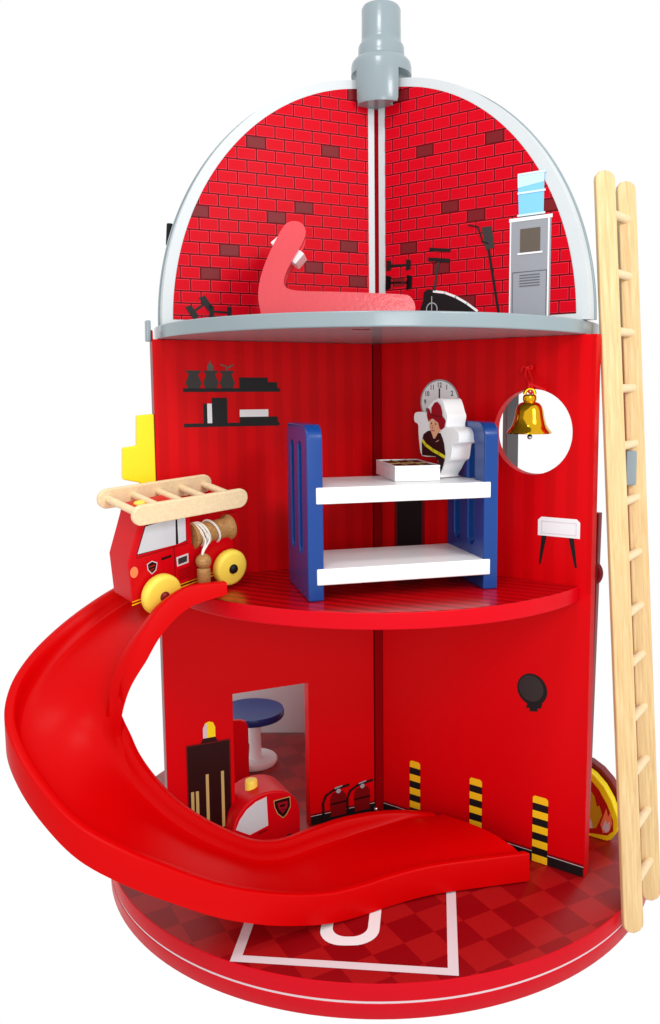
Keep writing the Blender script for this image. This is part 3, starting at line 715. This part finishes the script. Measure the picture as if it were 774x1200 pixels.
# ------------------------------------------------------------------ blue and white bunk shelf on the middle floor
pA = onz(362, 706, Z1); pB = onz(583, 690, Z1)
FBD = frame(Vector((pA.x, pA.y, Z1)), Vector((pB.x-pA.x, pB.y-pA.y, 0)))
Wd = (Vector((pB.x, pB.y))-Vector((pA.x, pA.y))).length; D_ = .90; pw = .135; Hh = 1.485
BD = empty('bunk_bed', 'blue and white wooden toy bunk bed standing on the middle floor', 'toy bunk bed', (pA.x, pA.y, Z1))
def stile(x0):
    # profile in (depth, height), rounded top corners, two slots through it
    r = .13
    o = [(0, .0), (D_, 0), (D_, Hh-r)]+[(D_-r+r*math.cos(t), Hh-r+r*math.sin(t)) for t in [math.pi/2*i/6 for i in range(1, 7)]]+[(r-r*math.sin(t), Hh-r+r*math.cos(t)) for t in [math.pi/2*i/6 for i in range(0, 7)]]
    holes = []
    for cx_ in (.30, .64):
        holes.append([(cx_+.078*math.cos(t), 1.26+.078*math.sin(t)) for t in [math.pi*i/8 for i in range(9)]]+[(cx_+.078*math.cos(t), .44+.078*math.sin(t)) for t in [math.pi+math.pi*i/8 for i in range(9)]])
    bm = bmesh.new(); prism(bm, o, 0, pw, holes=holes)
    # (depth, height, width) -> frame (x, y, -z)
    bm.transform(Matrix(((0, 0, 1, x0), (0, 1, 0, 0.002), (-1, 0, 0, 0), (0, 0, 0, 1))))
    return link('side_frame', bm, 'blue', BD, .012, 3, M4=FBD)
stile(0); stile(Wd-pw)
for (z0, z1) in ((.825, .965), (.137, .277)):
    bm = bmesh.new(); box(bm, pw*.55, Wd-pw*.55, z0, z1, -(D_-.02), .012)
    link('board', bm, 'white', BD, .01, 2, M4=FBD)
ZB = Z1+.965

# white tray box on the upper board
a = Vector((.148, -1.40, ZB+.002)); b = a+Vector((.405, .086, 0))
FT = frame(a, b-a); tw = (b-a).length; td = .80
TR = empty('compartment_tray', 'small white box with dark open compartments lying on the upper bunk board', 'box', a)
th = .14; t_ = .02; toT = Matrix(((1, 0, 0, 0), (0, 0, 1, 0), (0, -1, 0, 0), (0, 0, 0, 1)))
bm = bmesh.new(); prism(bm, [(0, 0), (tw, 0), (tw, td), (0, td)], .0, th-.022); bm.transform(toT); link('body', bm, 'white', TR, .006, 2, M4=FT)
bm = bmesh.new(); zc_ = th-.021
box(bm, 0, tw, 0, t_, zc_, th); box(bm, 0, tw, td-t_, td, zc_, th); box(bm, 0, t_, t_+.0005, td-t_-.0005, zc_, th); box(bm, tw-t_, tw, t_+.0005, td-t_-.0005, zc_, th)
bm.transform(toT); link('rim', bm, 'white', TR, .003, 1, M4=FT)
bm = bmesh.new()
for x0, x1 in ((.33, .36), (.66, .69)): box(bm, tw*x0, tw*x1, t_+.001, td-t_-.001, zc_+.007, th-.004)
box(bm, t_+.001, tw-t_-.001, td*.48, td*.53, zc_+.007, th-.006); bm.transform(toT); link('divider', bm, 'tan', TR, M4=FT)
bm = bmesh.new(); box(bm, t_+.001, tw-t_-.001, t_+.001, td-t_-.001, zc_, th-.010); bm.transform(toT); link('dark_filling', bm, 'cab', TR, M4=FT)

# ------------------------------------------------------------------ firefighter figure cut from a white block
pF = onz(515, 560.5, ZB+.002)
yawf = math.radians(52)
FF = frame(Vector((pF.x, pF.y, ZB+.003)), Vector((math.cos(yawf), -math.sin(yawf), 0)))
FG_ = FF
def fg(L): return [onfr(FF, 480+x/7.74, 430+y/7.74) for x, y in L]
outf = fg([(266, 1004), (262, 930), (258, 850), (235, 815), (115, 805), (92, 700), (82, 600), (78, 520), (50, 500), (42, 455), (58, 412), (125, 408), (155, 412), (172, 360), (205, 318), (250, 290), (290, 287), (312, 330), (330, 400), (345, 450), (335, 520), (345, 548), (400, 556), (440, 590), (452, 640), (445, 690), (395, 706), (385, 760), (372, 840), (335, 870), (305, 930), (272, 985), (285, 1005)])
sm = [(v.x, max(v.y, 0)) for v in catmull([(x, y, 0) for x, y in outf], 3)]
FIG = empty('firefighter_figure', 'white wooden cut-out figure printed with a firefighter in a dark red hat', 'toy figure', FF.translation)
bm = bmesh.new(); prism(bm, sm, -.235, 0); body = link('body', bm, 'white', FIG, .016, 3, M4=FF)
P = Print(.003)
P.poly(fg([(165, 582), (195, 575), (225, 600), (262, 598), (285, 600), (305, 650), (318, 700), (328, 790), (322, 850), (300, 925), (272, 985), (267, 930), (263, 850), (240, 812), (118, 800), (114, 690), (130, 610)]), 'coat')
P.line(fg([(125, 668), (150, 705), (215, 755), (270, 785), (320, 815)]), .030, 'sash', 1)
P.poly(fg([(190, 480), (255, 488), (275, 540), (288, 585), (262, 600), (235, 650), (222, 650), (205, 600), (186, 545)]), 'skin', 1)
P.poly(fg([(165, 380), (182, 374), (202, 432), (260, 455), (308, 448), (334, 490), (322, 548), (296, 572), (278, 560), (266, 505), (215, 470), (192, 480), (178, 500), (163, 440)]), 'hat', 2)
P.poly(fg([(203, 445), (205, 370), (235, 322), (262, 318), (288, 350), (302, 400), (306, 452), (255, 462)]), 'hat', 3)
P.line(fg([(203, 428), (230, 445), (300, 448)]), .007, 'coat', 4)
for ex, ey in ((205, 512), (243, 518)): P.poly([(p[0]+.008*math.cos(t), p[1]+.009*math.sin(t)) for p in fg([(ex, ey)]) for t in [math.tau*k/8 for k in range(8)]], 'coat', 3)
P.line(fg([(208, 575), (232, 580)]), .007, 'hat', 3).line(fg([(218, 530), (212, 553), (222, 556)]), .004, 'hat', 3)
P.line(fg([(245, 680), (270, 664)]), .006, 'skin', 1)
P.done('printed_uniform', FF, body)

# ------------------------------------------------------------------ golden bell hung in the round window
pb = FR @ Vector((1.70, 4.135, .24))
bp = ony(620.5, 508, pb.y)
BL = empty('golden_bell', 'shiny golden bell hanging from a red ribbon in the round window', 'bell', bp)
Rk = .197
bm = bmesh.new()
lathe(bm, [(Rk*1.0, 0), (Rk*1.02, .008), (Rk*.98, .022), (Rk*.86, .05), (Rk*.76, .085), (Rk*.68, .14), (Rk*.63, .20), (Rk*.56, .245), (Rk*.45, .27), (Rk*.30, .282), (.0, .285), (.0, .27), (Rk*.4, .255), (Rk*.52, .22), (Rk*.6, .14), (Rk*.8, .04), (Rk*.93, .0)], 56)
bm.transform(Matrix.Translation(bp)); link('bell_cup', bm, 'gold', BL, smooth=40)
bm = bmesh.new(); lathe(bm, [(.052, .28), (.062, .30), (.060, .335), (.045, .35)], 24)
tp = [Vector((0.045*math.cos(t), 0, .35+.05*math.sin(t))) for t in [math.pi*i/10 for i in range(11)]]
tube(bm, tp, .016, 10)
bm.transform(Matrix.Translation(bp)); link('bell_loop', bm, 'gold', BL)
bm = bmesh.new(); tube(bm, [bp+Vector((.005, 0, .22)), bp+Vector((.005, 0, -.02))], .008, 8)
bmesh.ops.create_uvsphere(bm, u_segments=14, v_segments=10, radius=.024, matrix=Matrix.Translation(bp+Vector((.005, 0, -.03))))
link('clapper', bm, 'steel', BL)
kn = ony(618, 431, pb.y+.16); kn2 = bp+Vector((0, 0, .385))
bm = bmesh.new()
tube(bm, catmull([kn, kn*.6+kn2*.4+Vector((.02, 0, 0)), kn2+Vector((.012, 0, .06)), kn2+Vector((.02, 0, -.02)), kn2+Vector((-.01, 0, -.01)), kn2+Vector((-.008, 0, .06)), kn*.55+kn2*.45+Vector((-.03, 0, 0)), kn+Vector((-.01, 0, 0))], 5), .011, 8)
tube(bm, catmull([kn, kn+Vector((.035, -.02, .02)), kn+Vector((.04, -.02, -.01)), kn], 4), .009, 6)
tube(bm, catmull([kn, kn+Vector((-.045, -.02, .01)), kn+Vector((-.06, -.03, -.04))], 4), .008, 6)
tube(bm, catmull([kn2+Vector((0, -.01, .06)), kn2+Vector((.06, -.02, .035)), kn2+Vector((.14, -.01, .0))], 4), .008, 6)
bmesh.ops.create_uvsphere(bm, u_segments=12, v_segments=8, radius=.022, matrix=Matrix.Translation(kn))
link('ribbon', bm, 'ribbon', BL)

# ------------------------------------------------------------------ toy fire truck on top of the slide
Hf = onz(193.5, 699, 2.82); Hr = onz(273.6, 666.6, 2.955)
fx = (Hr-Hf).normalized(); n0 = fx.cross(Vector((0, 0, 1))).normalized(); up0 = n0.cross(fx)
rho = math.radians(10); nT = (n0*math.cos(rho)-up0*math.sin(rho)).normalized(); upT = nT.cross(fx)
FTk = Matrix.Identity(4)
for i, v in enumerate((fx, upT, nT)):
    for k in range(3): FTk[k][i] = v[k]
FTk.translation = Hf
wb = (Hr-Hf).length
TK = empty('toy_fire_truck', 'red wooden fire truck with yellow wheels and roof ladder at the top of the slide', 'toy truck', Hf-upT*.16)
nS = -.115    # body's near side plane
def tk(x, y, off=nS): return onfr(FTk, x, y, off)
bodyo = [tk(*p) for p in ((156, 706), (149, 660), (163, 610), (172, 600), (222, 596), (224, 640), (276, 622), (280, 645), (276, 664))]
bodyo = [tk(156, 708), tk(150.5, 660), tk(163.5, 612), tk(166, 600), tk(222, 588), tk(226, 640), tk(273, 622), tk(277, 660)]
bm = bmesh.new(); prism(bm, bodyo, nS-.31, nS)
tbody = link('body', bm, 'red', TK, .014, 3, M4=FTk)
# side prints
P = Print(nS+.003)
P.poly([tk(*p) for p in ((160, 651), (170, 616), (217, 600), (219, 634))], 'black').poly([tk(*p) for p in ((161, 649.5), (170.5, 617), (205.5, 606), (206, 638))], 'glass_print', 1)
P.poly([tk(*p) for p in ((207.5, 606), (217, 603), (218, 633), (209, 637))], 'glass_print', 1)
P.line([tk(204, 640), tk(206, 686)], .006, 'maroon', 1).line([tk(160, 654), tk(221, 636)], .006, 'maroon', 1)
P.line([tk(190, 655), tk(200, 651.5)], .022, 'cab', 1)
sh = [tk(*p) for p in ((172, 661), (178, 657), (184.5, 659), (183, 668), (178, 673), (173, 668))]; P.poly(sh, 'pale_print', 1)
sh = [tk(*p) for p in ((173, 661.5), (178, 658), (183.5, 660), (182, 667.5), (178, 671.5), (174, 667.5))]; P.poly(sh, 'cab', 2)
P.line([tk(175, 664), tk(181, 662)], .01, 'gate_red', 3).line([tk(176, 668), tk(180, 666)], .008, 'gate_red', 3)
P.poly([tk(*p) for p in ((206.5, 653), (220.5, 648), (221, 659), (207.5, 664))], 'pale_print', 1).poly([tk(*p) for p in ((208.5, 654.5), (219, 650.5), (219, 657.5), (209, 661.5))], 'charcoal', 2)
for k in range(5): P.line([tk(209+.2*k, 669+2.6*k), tk(222, 664.5+2.6*k)], .007, 'maroon', 1)
P.line([tk(155, 709), tk(277, 664)], .012, 'hazard', 2).line([tk(155, 705.5), tk(276, 661)], .009, 'hazard', 2)
P.poly(circ(*tk(157, 670.5), .037, 20, ry=.05), 'orange', 2)
P.done('side_print', FTk, tbody)
# wheels
def wheel(x, z, name_n, r=.182):
    for nn_, s in ((name_n, 0), (nS-.31-.01-.105, 1)):
        bm = bmesh.new()
        lathe(bm, [(0, -.10), (r*.78, -.10), (r*.93, -.095), (r, -.075), (r, -.03), (r*.93, -.008), (r*.80, 0), (0, 0)], 48)
        bm.transform(Matrix.Translation((x, z, nn_ if s == 0 else nn_+.10))); wh = link('wheel', bm, 'wheel', TK, smooth=50, M4=FTk)
        bm = bmesh.new(); lathe(bm, [(.0, -.01), (.044, -.01), (.044, .010), (.034, .026), (.018, .033), (0, .034)], 24)
        f_ = 1 if s == 0 else -1
        bm.transform(Matrix.Translation((x, z, (nn_ if s == 0 else nn_)))@Matrix.Scale(f_, 4, (0, 0, 1))); link('hub', bm, 'dark_red' if s == 0 and x < .1 else 'black', wh, smooth=60, M4=FTk)
wheel(0, 0, 0); wheel(wb, 0, 0, .166)
# hose reel
c0, c1 = tk(229, 641, nS-.03), tk(270, 629, nS-.03)
bm = bmesh.new(); cy_ = (c0[1]+c1[1])/2+.0
A_ = FTk @ Vector((c0[0]-.02, c0[1]+.10, nS-.06)); B_ = FTk @ Vector((c1[0]+.02, c1[1]+.085, nS-.06)); d_ = (B_-A_)
tube(bm, [A_, A_+d_*.07, A_+d_*.075, A_+d_*.16, A_+d_*.84, A_+d_*.925, A_+d_*.93, B_], [.118, .118, .108, .092, .092, .108, .118, .118], 28)
reel = link('hose_reel', bm, 'beech', TK, .006)
bm = bmesh.new()
for t_ in (.12, .20, .27, .52):
    c_ = A_+d_*t_; u_ = d_.normalized(); v_ = u_.orthogonal().normalized(); w_ = u_.cross(v_)
    tube(bm, [c_+(v_*math.cos(a)+w_*math.sin(a))*.104+u_*(.03*math.sin(a)) for a in [math.tau*i/20 for i in range(20)]], .011, 6, closed=True)
nozz = onfr(FTk, 239.5, 658, .01)
N1 = FTk @ Vector((nozz[0], nozz[1], .0))
for o_ in (0, .02): tube(bm, catmull([FTk @ Vector((c0[0]+.03+o_*2, c0[1]+.15, nS+.02)), FTk @ Vector((c0[0]+.05+o_*2, c0[1]+.07, nS+.065)), N1+upT*.08+fx*(o_*.4-.004), N1], 5), .009, 6)
link('cord', bm, 'rope', reel)
bm = bmesh.new(); bmesh.ops.create_uvsphere(bm, u_segments=24, v_segments=16, radius=.068, matrix=Matrix.Translation(N1))
n2 = N1+Vector((0, 0, -.19)); dd = (n2-N1)
tube(bm, [N1+dd*.3, N1+dd*.36, N1+dd*.95, N1+dd], [.042, .058, .058, .05], 20)
link('nozzle', bm, 'beech', TK)
# roof ladder
pL0 = onfr(FTk, 156.5, 606.5, .03); pL1 = onfr(FTk, 291, 582.8, .03)
v2 = Vector((pL1[0]-pL0[0], pL1[1]-pL0[1])); LL = v2.length; an = math.atan2(v2.y, v2.x)
FLd = FTk @ Matrix.Translation((pL0[0], pL0[1], 0)) @ Matrix.Rotation(an, 4, 'Z')
hw = .085; Wl = .54
for k, nz in ((0, -.015), (1, -.015-Wl)):
    bm = bmesh.new(); prism(bm, stadium(LL/2, 0.0, LL, hw, 14), nz-.0, nz+.045); link('ladder_rail', bm, 'maple_x', TK, .010, 3, M4=FLd)
for k in range(5):
    x = .09+(LL-.18)*k/4; bm = bmesh.new(); tube(bm, [FLd @ Vector((x, 0.0, -.014)), FLd @ Vector((x, .0, -.015-Wl+.044))], .032, 12)
    link('ladder_rung', bm, 'maple_x', TK)
# beacon under the ladder, red pivot block
bm = bmesh.new(); c_ = FTk @ Vector((tk(178, 590)[0], tk(178, 606)[1], nS-.20)); c_ = c_-upT*.055; tube(bm, [c_-upT*.05, c_+upT*.10, c_+upT*.13, c_+upT*.14], [.055, .055, .045, .02], 18); link('beacon', bm, 'wheel', TK)
a_ = tk(236, 588, nS-.15); b_ = tk(268, 580, nS-.15)
bm = bmesh.new(); prism(bm, [(a_[0], a_[1]-.10), (b_[0]+.03, b_[1]-.16), (b_[0]+.05, b_[1]+.02), (a_[0], a_[1]+.02)], nS-.24, nS-.06)
link('ladder_mount', bm, 'red', TK, .02, 3, M4=FTk)

# ------------------------------------------------------------------ small red car on the base, behind the slide
pc = onz(270, 1003, 0.0); pd = onz(352, 981, 0.0)
FCr = frame(Vector((pc.x, pc.y, 0)), Vector((pd.x-pc.x, pd.y-pc.y, 0)))
def cr(x, y, off=0): return onfr(FCr, x, y, off)
CR = empty('small_red_car', 'small round red toy car with yellow roof light parked behind the slide', 'toy car', (pc.x, pc.y, 0))
prof = [(272, 983), (275, 968), (281, 954), (290, 942), (302, 933), (314, 928.5), (328, 927), (340, 930), (348, 938), (352, 950), (352.5, 975)]
pts = [cr(*p) for p in prof]; zlow = .03
pts = [(x, max(y, zlow)) for x, y in pts]; pts[0] = (pts[0][0], zlow); pts[-1] = (pts[-1][0], zlow)
pts = [(v.x, v.y) for v in catmull([(x, y, 0) for x, y in pts], 3)]
bm = bmesh.new(); prism(bm, pts, -.46, 0); cbody = link('body', bm, 'red', CR, .022, 3, M4=FCr)
P = Print(.003)
P.poly([cr(*p) for p in ((276.5, 972.5), (281, 961), (289, 949), (300, 939.5), (312.5, 933.5), (314.5, 967), (293, 978.5))], 'pale_print').poly([cr(*p) for p in ((278.5, 972), (283, 961), (290.5, 950.5), (301, 941.5), (311, 936.5), (313, 966), (293, 976.5))], 'glass_print', 1)
P.poly([cr(*p) for p in ((320.8, 938.3), (329, 935.9), (340.2, 932.9), (340.7, 945), (336.7, 953.7), (332, 958.5), (325.3, 953.7), (321.8, 946))], 'tan')
P.poly([cr(*p) for p in ((321.5, 939), (329, 936.7), (339.5, 934), (340, 944.5), (336, 953), (332, 957.5), (326, 953), (322.5, 946))], 'cab', 1)
P.poly([cr(*p) for p in ((325, 941), (337, 938), (337, 945), (331.5, 953), (327, 948))], 'hat', 2)
P.poly([cr(*p) for p in ((328, 943), (334, 941.5), (334, 944.5), (328, 946))], 'cab', 3).line([cr(329, 949), cr(334, 947.5)], .008, 'cab', 3)
P.line([cr(303, 977), cr(313, 972.5)], .018, 'maroon')
P.done('side_print', FCr, cbody)
tpx = cr(295, 929, -.22); tcen = FCr @ Vector((tpx[0], tpx[1]+.085, -.22))
bm = bmesh.new(); lathe(bm, [(0, -.12), (.064, -.12), (.064, .03), (.058, .055), (.045, .062), (0, .058)], 28); bm.transform(Matrix.Translation(tcen)); link('roof_light', bm, 'wheel', CR, smooth=50)
Lc = pts[-1][0]-pts[0][0]
for x in (pts[0][0]+.14, pts[-1][0]-.13):
    for nz in (-.045, -.46-.005):
        bm = bmesh.new(); lathe(bm, [(0, 0), (.030, 0), (.035, .005), (.035, .045), (.030, .05), (0, .05)], 28); bm.transform(Matrix.Translation((x, .0365, nz+(.001 if nz == 0 else -.001)))); link('wheel', bm, 'black', CR, smooth=50, M4=FCr)

# ------------------------------------------------------------------ blue round table and red chair seen through the doorway
tb = onz(299, 893, 0.0)
TB = empty('round_table', 'round blue table on a white pedestal seen through the doorway', 'toy table', (tb.x, tb.y, 0))
sc_ = 1016/ (9+tb.y)*1.0
def zat(py, X, Y):
    return ony(299, py, Y).z
rb_ = 28/ sc_*1.05; rt_ = 38/sc_*1.04; zt_ = zat(831, 0, tb.y)
bm = bmesh.new(); lathe(bm, [(0, .002), (rb_*.97, .002), (rb_, .02), (rb_, .05), (rb_*.96, .065), (0, .066)], 48); bm.transform(Matrix.Translation((tb.x-.02, tb.y, 0))); link('foot', bm, 'white', TB, smooth=50)
bm = bmesh.new(); lathe(bm, [(0, .06), (.085, .06), (.08, zt_-.06), (0, zt_-.05)], 32); bm.transform(Matrix.Translation((tb.x-.0, tb.y, 0))); link('pedestal', bm, 'white', TB, smooth=50)
bm = bmesh.new(); lathe(bm, [(0, zt_-.09), (rt_*.97, zt_-.09), (rt_, zt_-.07), (rt_, zt_-.02), (rt_*.98, zt_), (0, zt_)], 64); bm.transform(Matrix.Translation((tb.x-.03, tb.y, 0))); link('table_top', bm, 'table_blue', TB, smooth=50)
yc = tb.y-.40; c0 = ony(283, 893, yc)
CHR = empty('red_chair', 'red chair with a straight back standing in front of the blue table inside the doorway', 'toy chair', (c0.x, yc, 0))
xr = ony(293, 860, yc).x; zt2 = ony(290, 837, yc).z; zb2 = .10
FCh = frame(Vector((0, yc, 0)), Vector((1, .12, 0)))
bm = bmesh.new(); prism(bm, [(xr-.34, 0), (xr, 0), (xr, zt2-.09), (xr-.03, zt2-.02), (xr-.09, zt2), (xr-.28, zt2), (xr-.34, zt2-.06)], -.05, 0); link('backrest', bm, 'red', CHR, .008, 2, M4=FCh)
bm = bmesh.new(); box(bm, xr-.34, xr, .30, .35, -.33, -.051); link('seat', bm, 'red', CHR, .008, 2, M4=FCh)
for xx in (xr-.33, xr-.06): bm = bmesh.new(); box(bm, xx, xx+.05, .003, .299, -.32, -.27); link('leg', bm, 'red', CHR, .005, 1, M4=FCh)

# ------------------------------------------------------------------ yellow stepped block fixed beyond the left wall
YL = empty('yellow_stepped_block', 'yellow stair-shaped wooden block at the outer edge of the left wall', 'wooden block', (0, 0, 0))
FY = FL
st = [(160.5, 487), (184.5, 485), (186, 640), (165.5, 640), (165, 566), (144, 562), (144, 525), (160.5, 522.5)]
pts = [onfr(FY, x, y, -.02) for x, y in st]
for i in (1, 2): pts[i] = (-WL_-.004, pts[i][1])
YL.location = FY @ Vector((pts[2][0], pts[2][1], -.06))
bm = bmesh.new(); prism(bm, pts, -.11, -.0); link('block', bm, 'yellow', YL, .014, 3, M4=FY)

# ------------------------------------------------------------------ flame gate at the right rear of the base
ga, gb = onz(690, 980, 0), onz(713, 987, 0)
FGt = frame(ga, gb-ga)
gt = [(668, 973), (668, 893), (684, 899), (697, 909), (708, 922), (717, 938), (724, 958), (725, 968), (721, 978), (716, 984.5), (711, 986)]
GT = empty('flame_panel', 'low yellow panel with red flames on the base beside the ladder', 'toy panel', (0, 0, 0))
z0g = [onfr(FGt, x, y) for x, y in gt]; dz = min(p[1] for p in z0g); 
g0 = z0g; g0 = [(x, max(y, .003)) for x, y in g0]; g0[0] = (g0[0][0], .003)
GT.location = FGt @ Vector((g0[0][0]+.3, 0.003, 0))
bm = bmesh.new(); prism(bm, g0, -.10, 0); gp = link('board', bm, 'yellow', GT, .012, 2, M4=FGt)
P = Print(.003)
P.poly([onfr(FGt, *p) for p in ((670, 973), (670, 905), (692, 913), (702, 925), (712, 943), (719, 962), (719, 974), (712, 979))], 'gate_red')
P.poly([onfr(FGt, *p) for p in ((672, 972), (672, 915), (690, 922), (697, 933), (700, 945), (703, 944), (706, 955), (699, 970), (690, 971))], 'gate_yel', 1)
P.poly([onfr(FGt, *p) for p in ((704, 966), (708, 955), (711, 947), (713, 957), (716, 952), (718, 965), (714, 975), (707, 976))], 'orange', 1)
P.poly([onfr(FGt, *p) for p in ((706, 970), (710, 960), (712, 966), (715, 962), (715, 972), (711, 976))], 'pale_print', 2)
P.poly([onfr(FGt, *p) for p in ((686, 970), (690, 955), (694, 962), (695, 970))], 'pale_print', 2)
P.done('flame_print', FGt, gp)
bm = bmesh.new(); g1 = [(x+.03, y+.03 if y > .05 else y) for x, y in g0]; g1 = [(x if y > .05 else x-.2, y) for x, y in g1]
prism(bm, g1, -.22, -.115); link('backing_board', bm, 'dark_red', GT, .01, 2, M4=FGt)

# ------------------------------------------------------------------ light
W = bpy.data.worlds.new('World'); bpy.context.scene.world = W; W.use_nodes = True
bg = W.node_tree.nodes['Background']; bg.inputs['Color'].default_value = (1, 1, 1, 1); bg.inputs['Strength'].default_value = 1.0
def area(loc, tgt, size, power):
    l = bpy.data.lights.new('lamp', 'AREA'); l.size = size; l.energy = power; l.shape = 'SQUARE'
    o = bpy.data.objects.new('soft_area_lamp', l); C.objects.link(o); o.location = loc
    o.rotation_euler = (Vector(tgt)-Vector(loc)).to_track_quat('-Z', 'Y').to_euler(); return o
area((5.2, -8.0, 8.6), (0, 0, 3.6), 2.4, 340)
area((-1.5, -7.0, 13.0), (0, 0, 3), 2.2, 300)
area((1.5, -10.5, 4.8), (0, 0, 3.4), 3.0, 190)  # added front fill, brightens the walls under the top floor

# ------------------------------------------------------------------ camera
cd = bpy.data.cameras.new('camera'); cam = bpy.data.objects.new('camera', cd); C.objects.link(cam)
cd.sensor_fit = 'VERTICAL'; cd.sensor_height = 36; cd.sensor_width = 36; cd.lens = F/1200*36
cd.shift_x = -SX/1200; cd.shift_y = SY/1200; cd.clip_end = 500
fw = raydir(0, 0); rt = (raydir(1, 0)-fw).normalized(); upv = (raydir(0, 1)-fw).normalized(); fw.normalize()
R = Matrix.Identity(4)
for i, v in enumerate((rt, upv, -fw)):
    for k in range(3): R[k][i] = v[k]
R.translation = CAM; cam.matrix_world = R
S = bpy.context.scene; S.camera = cam
S.view_settings.view_transform = 'Standard'; S.view_settings.look = 'None'; S.view_settings.exposure = 0; S.view_settings.gamma = 1
S.cycles.max_bounces = 8; S.cycles.diffuse_bounces = 4
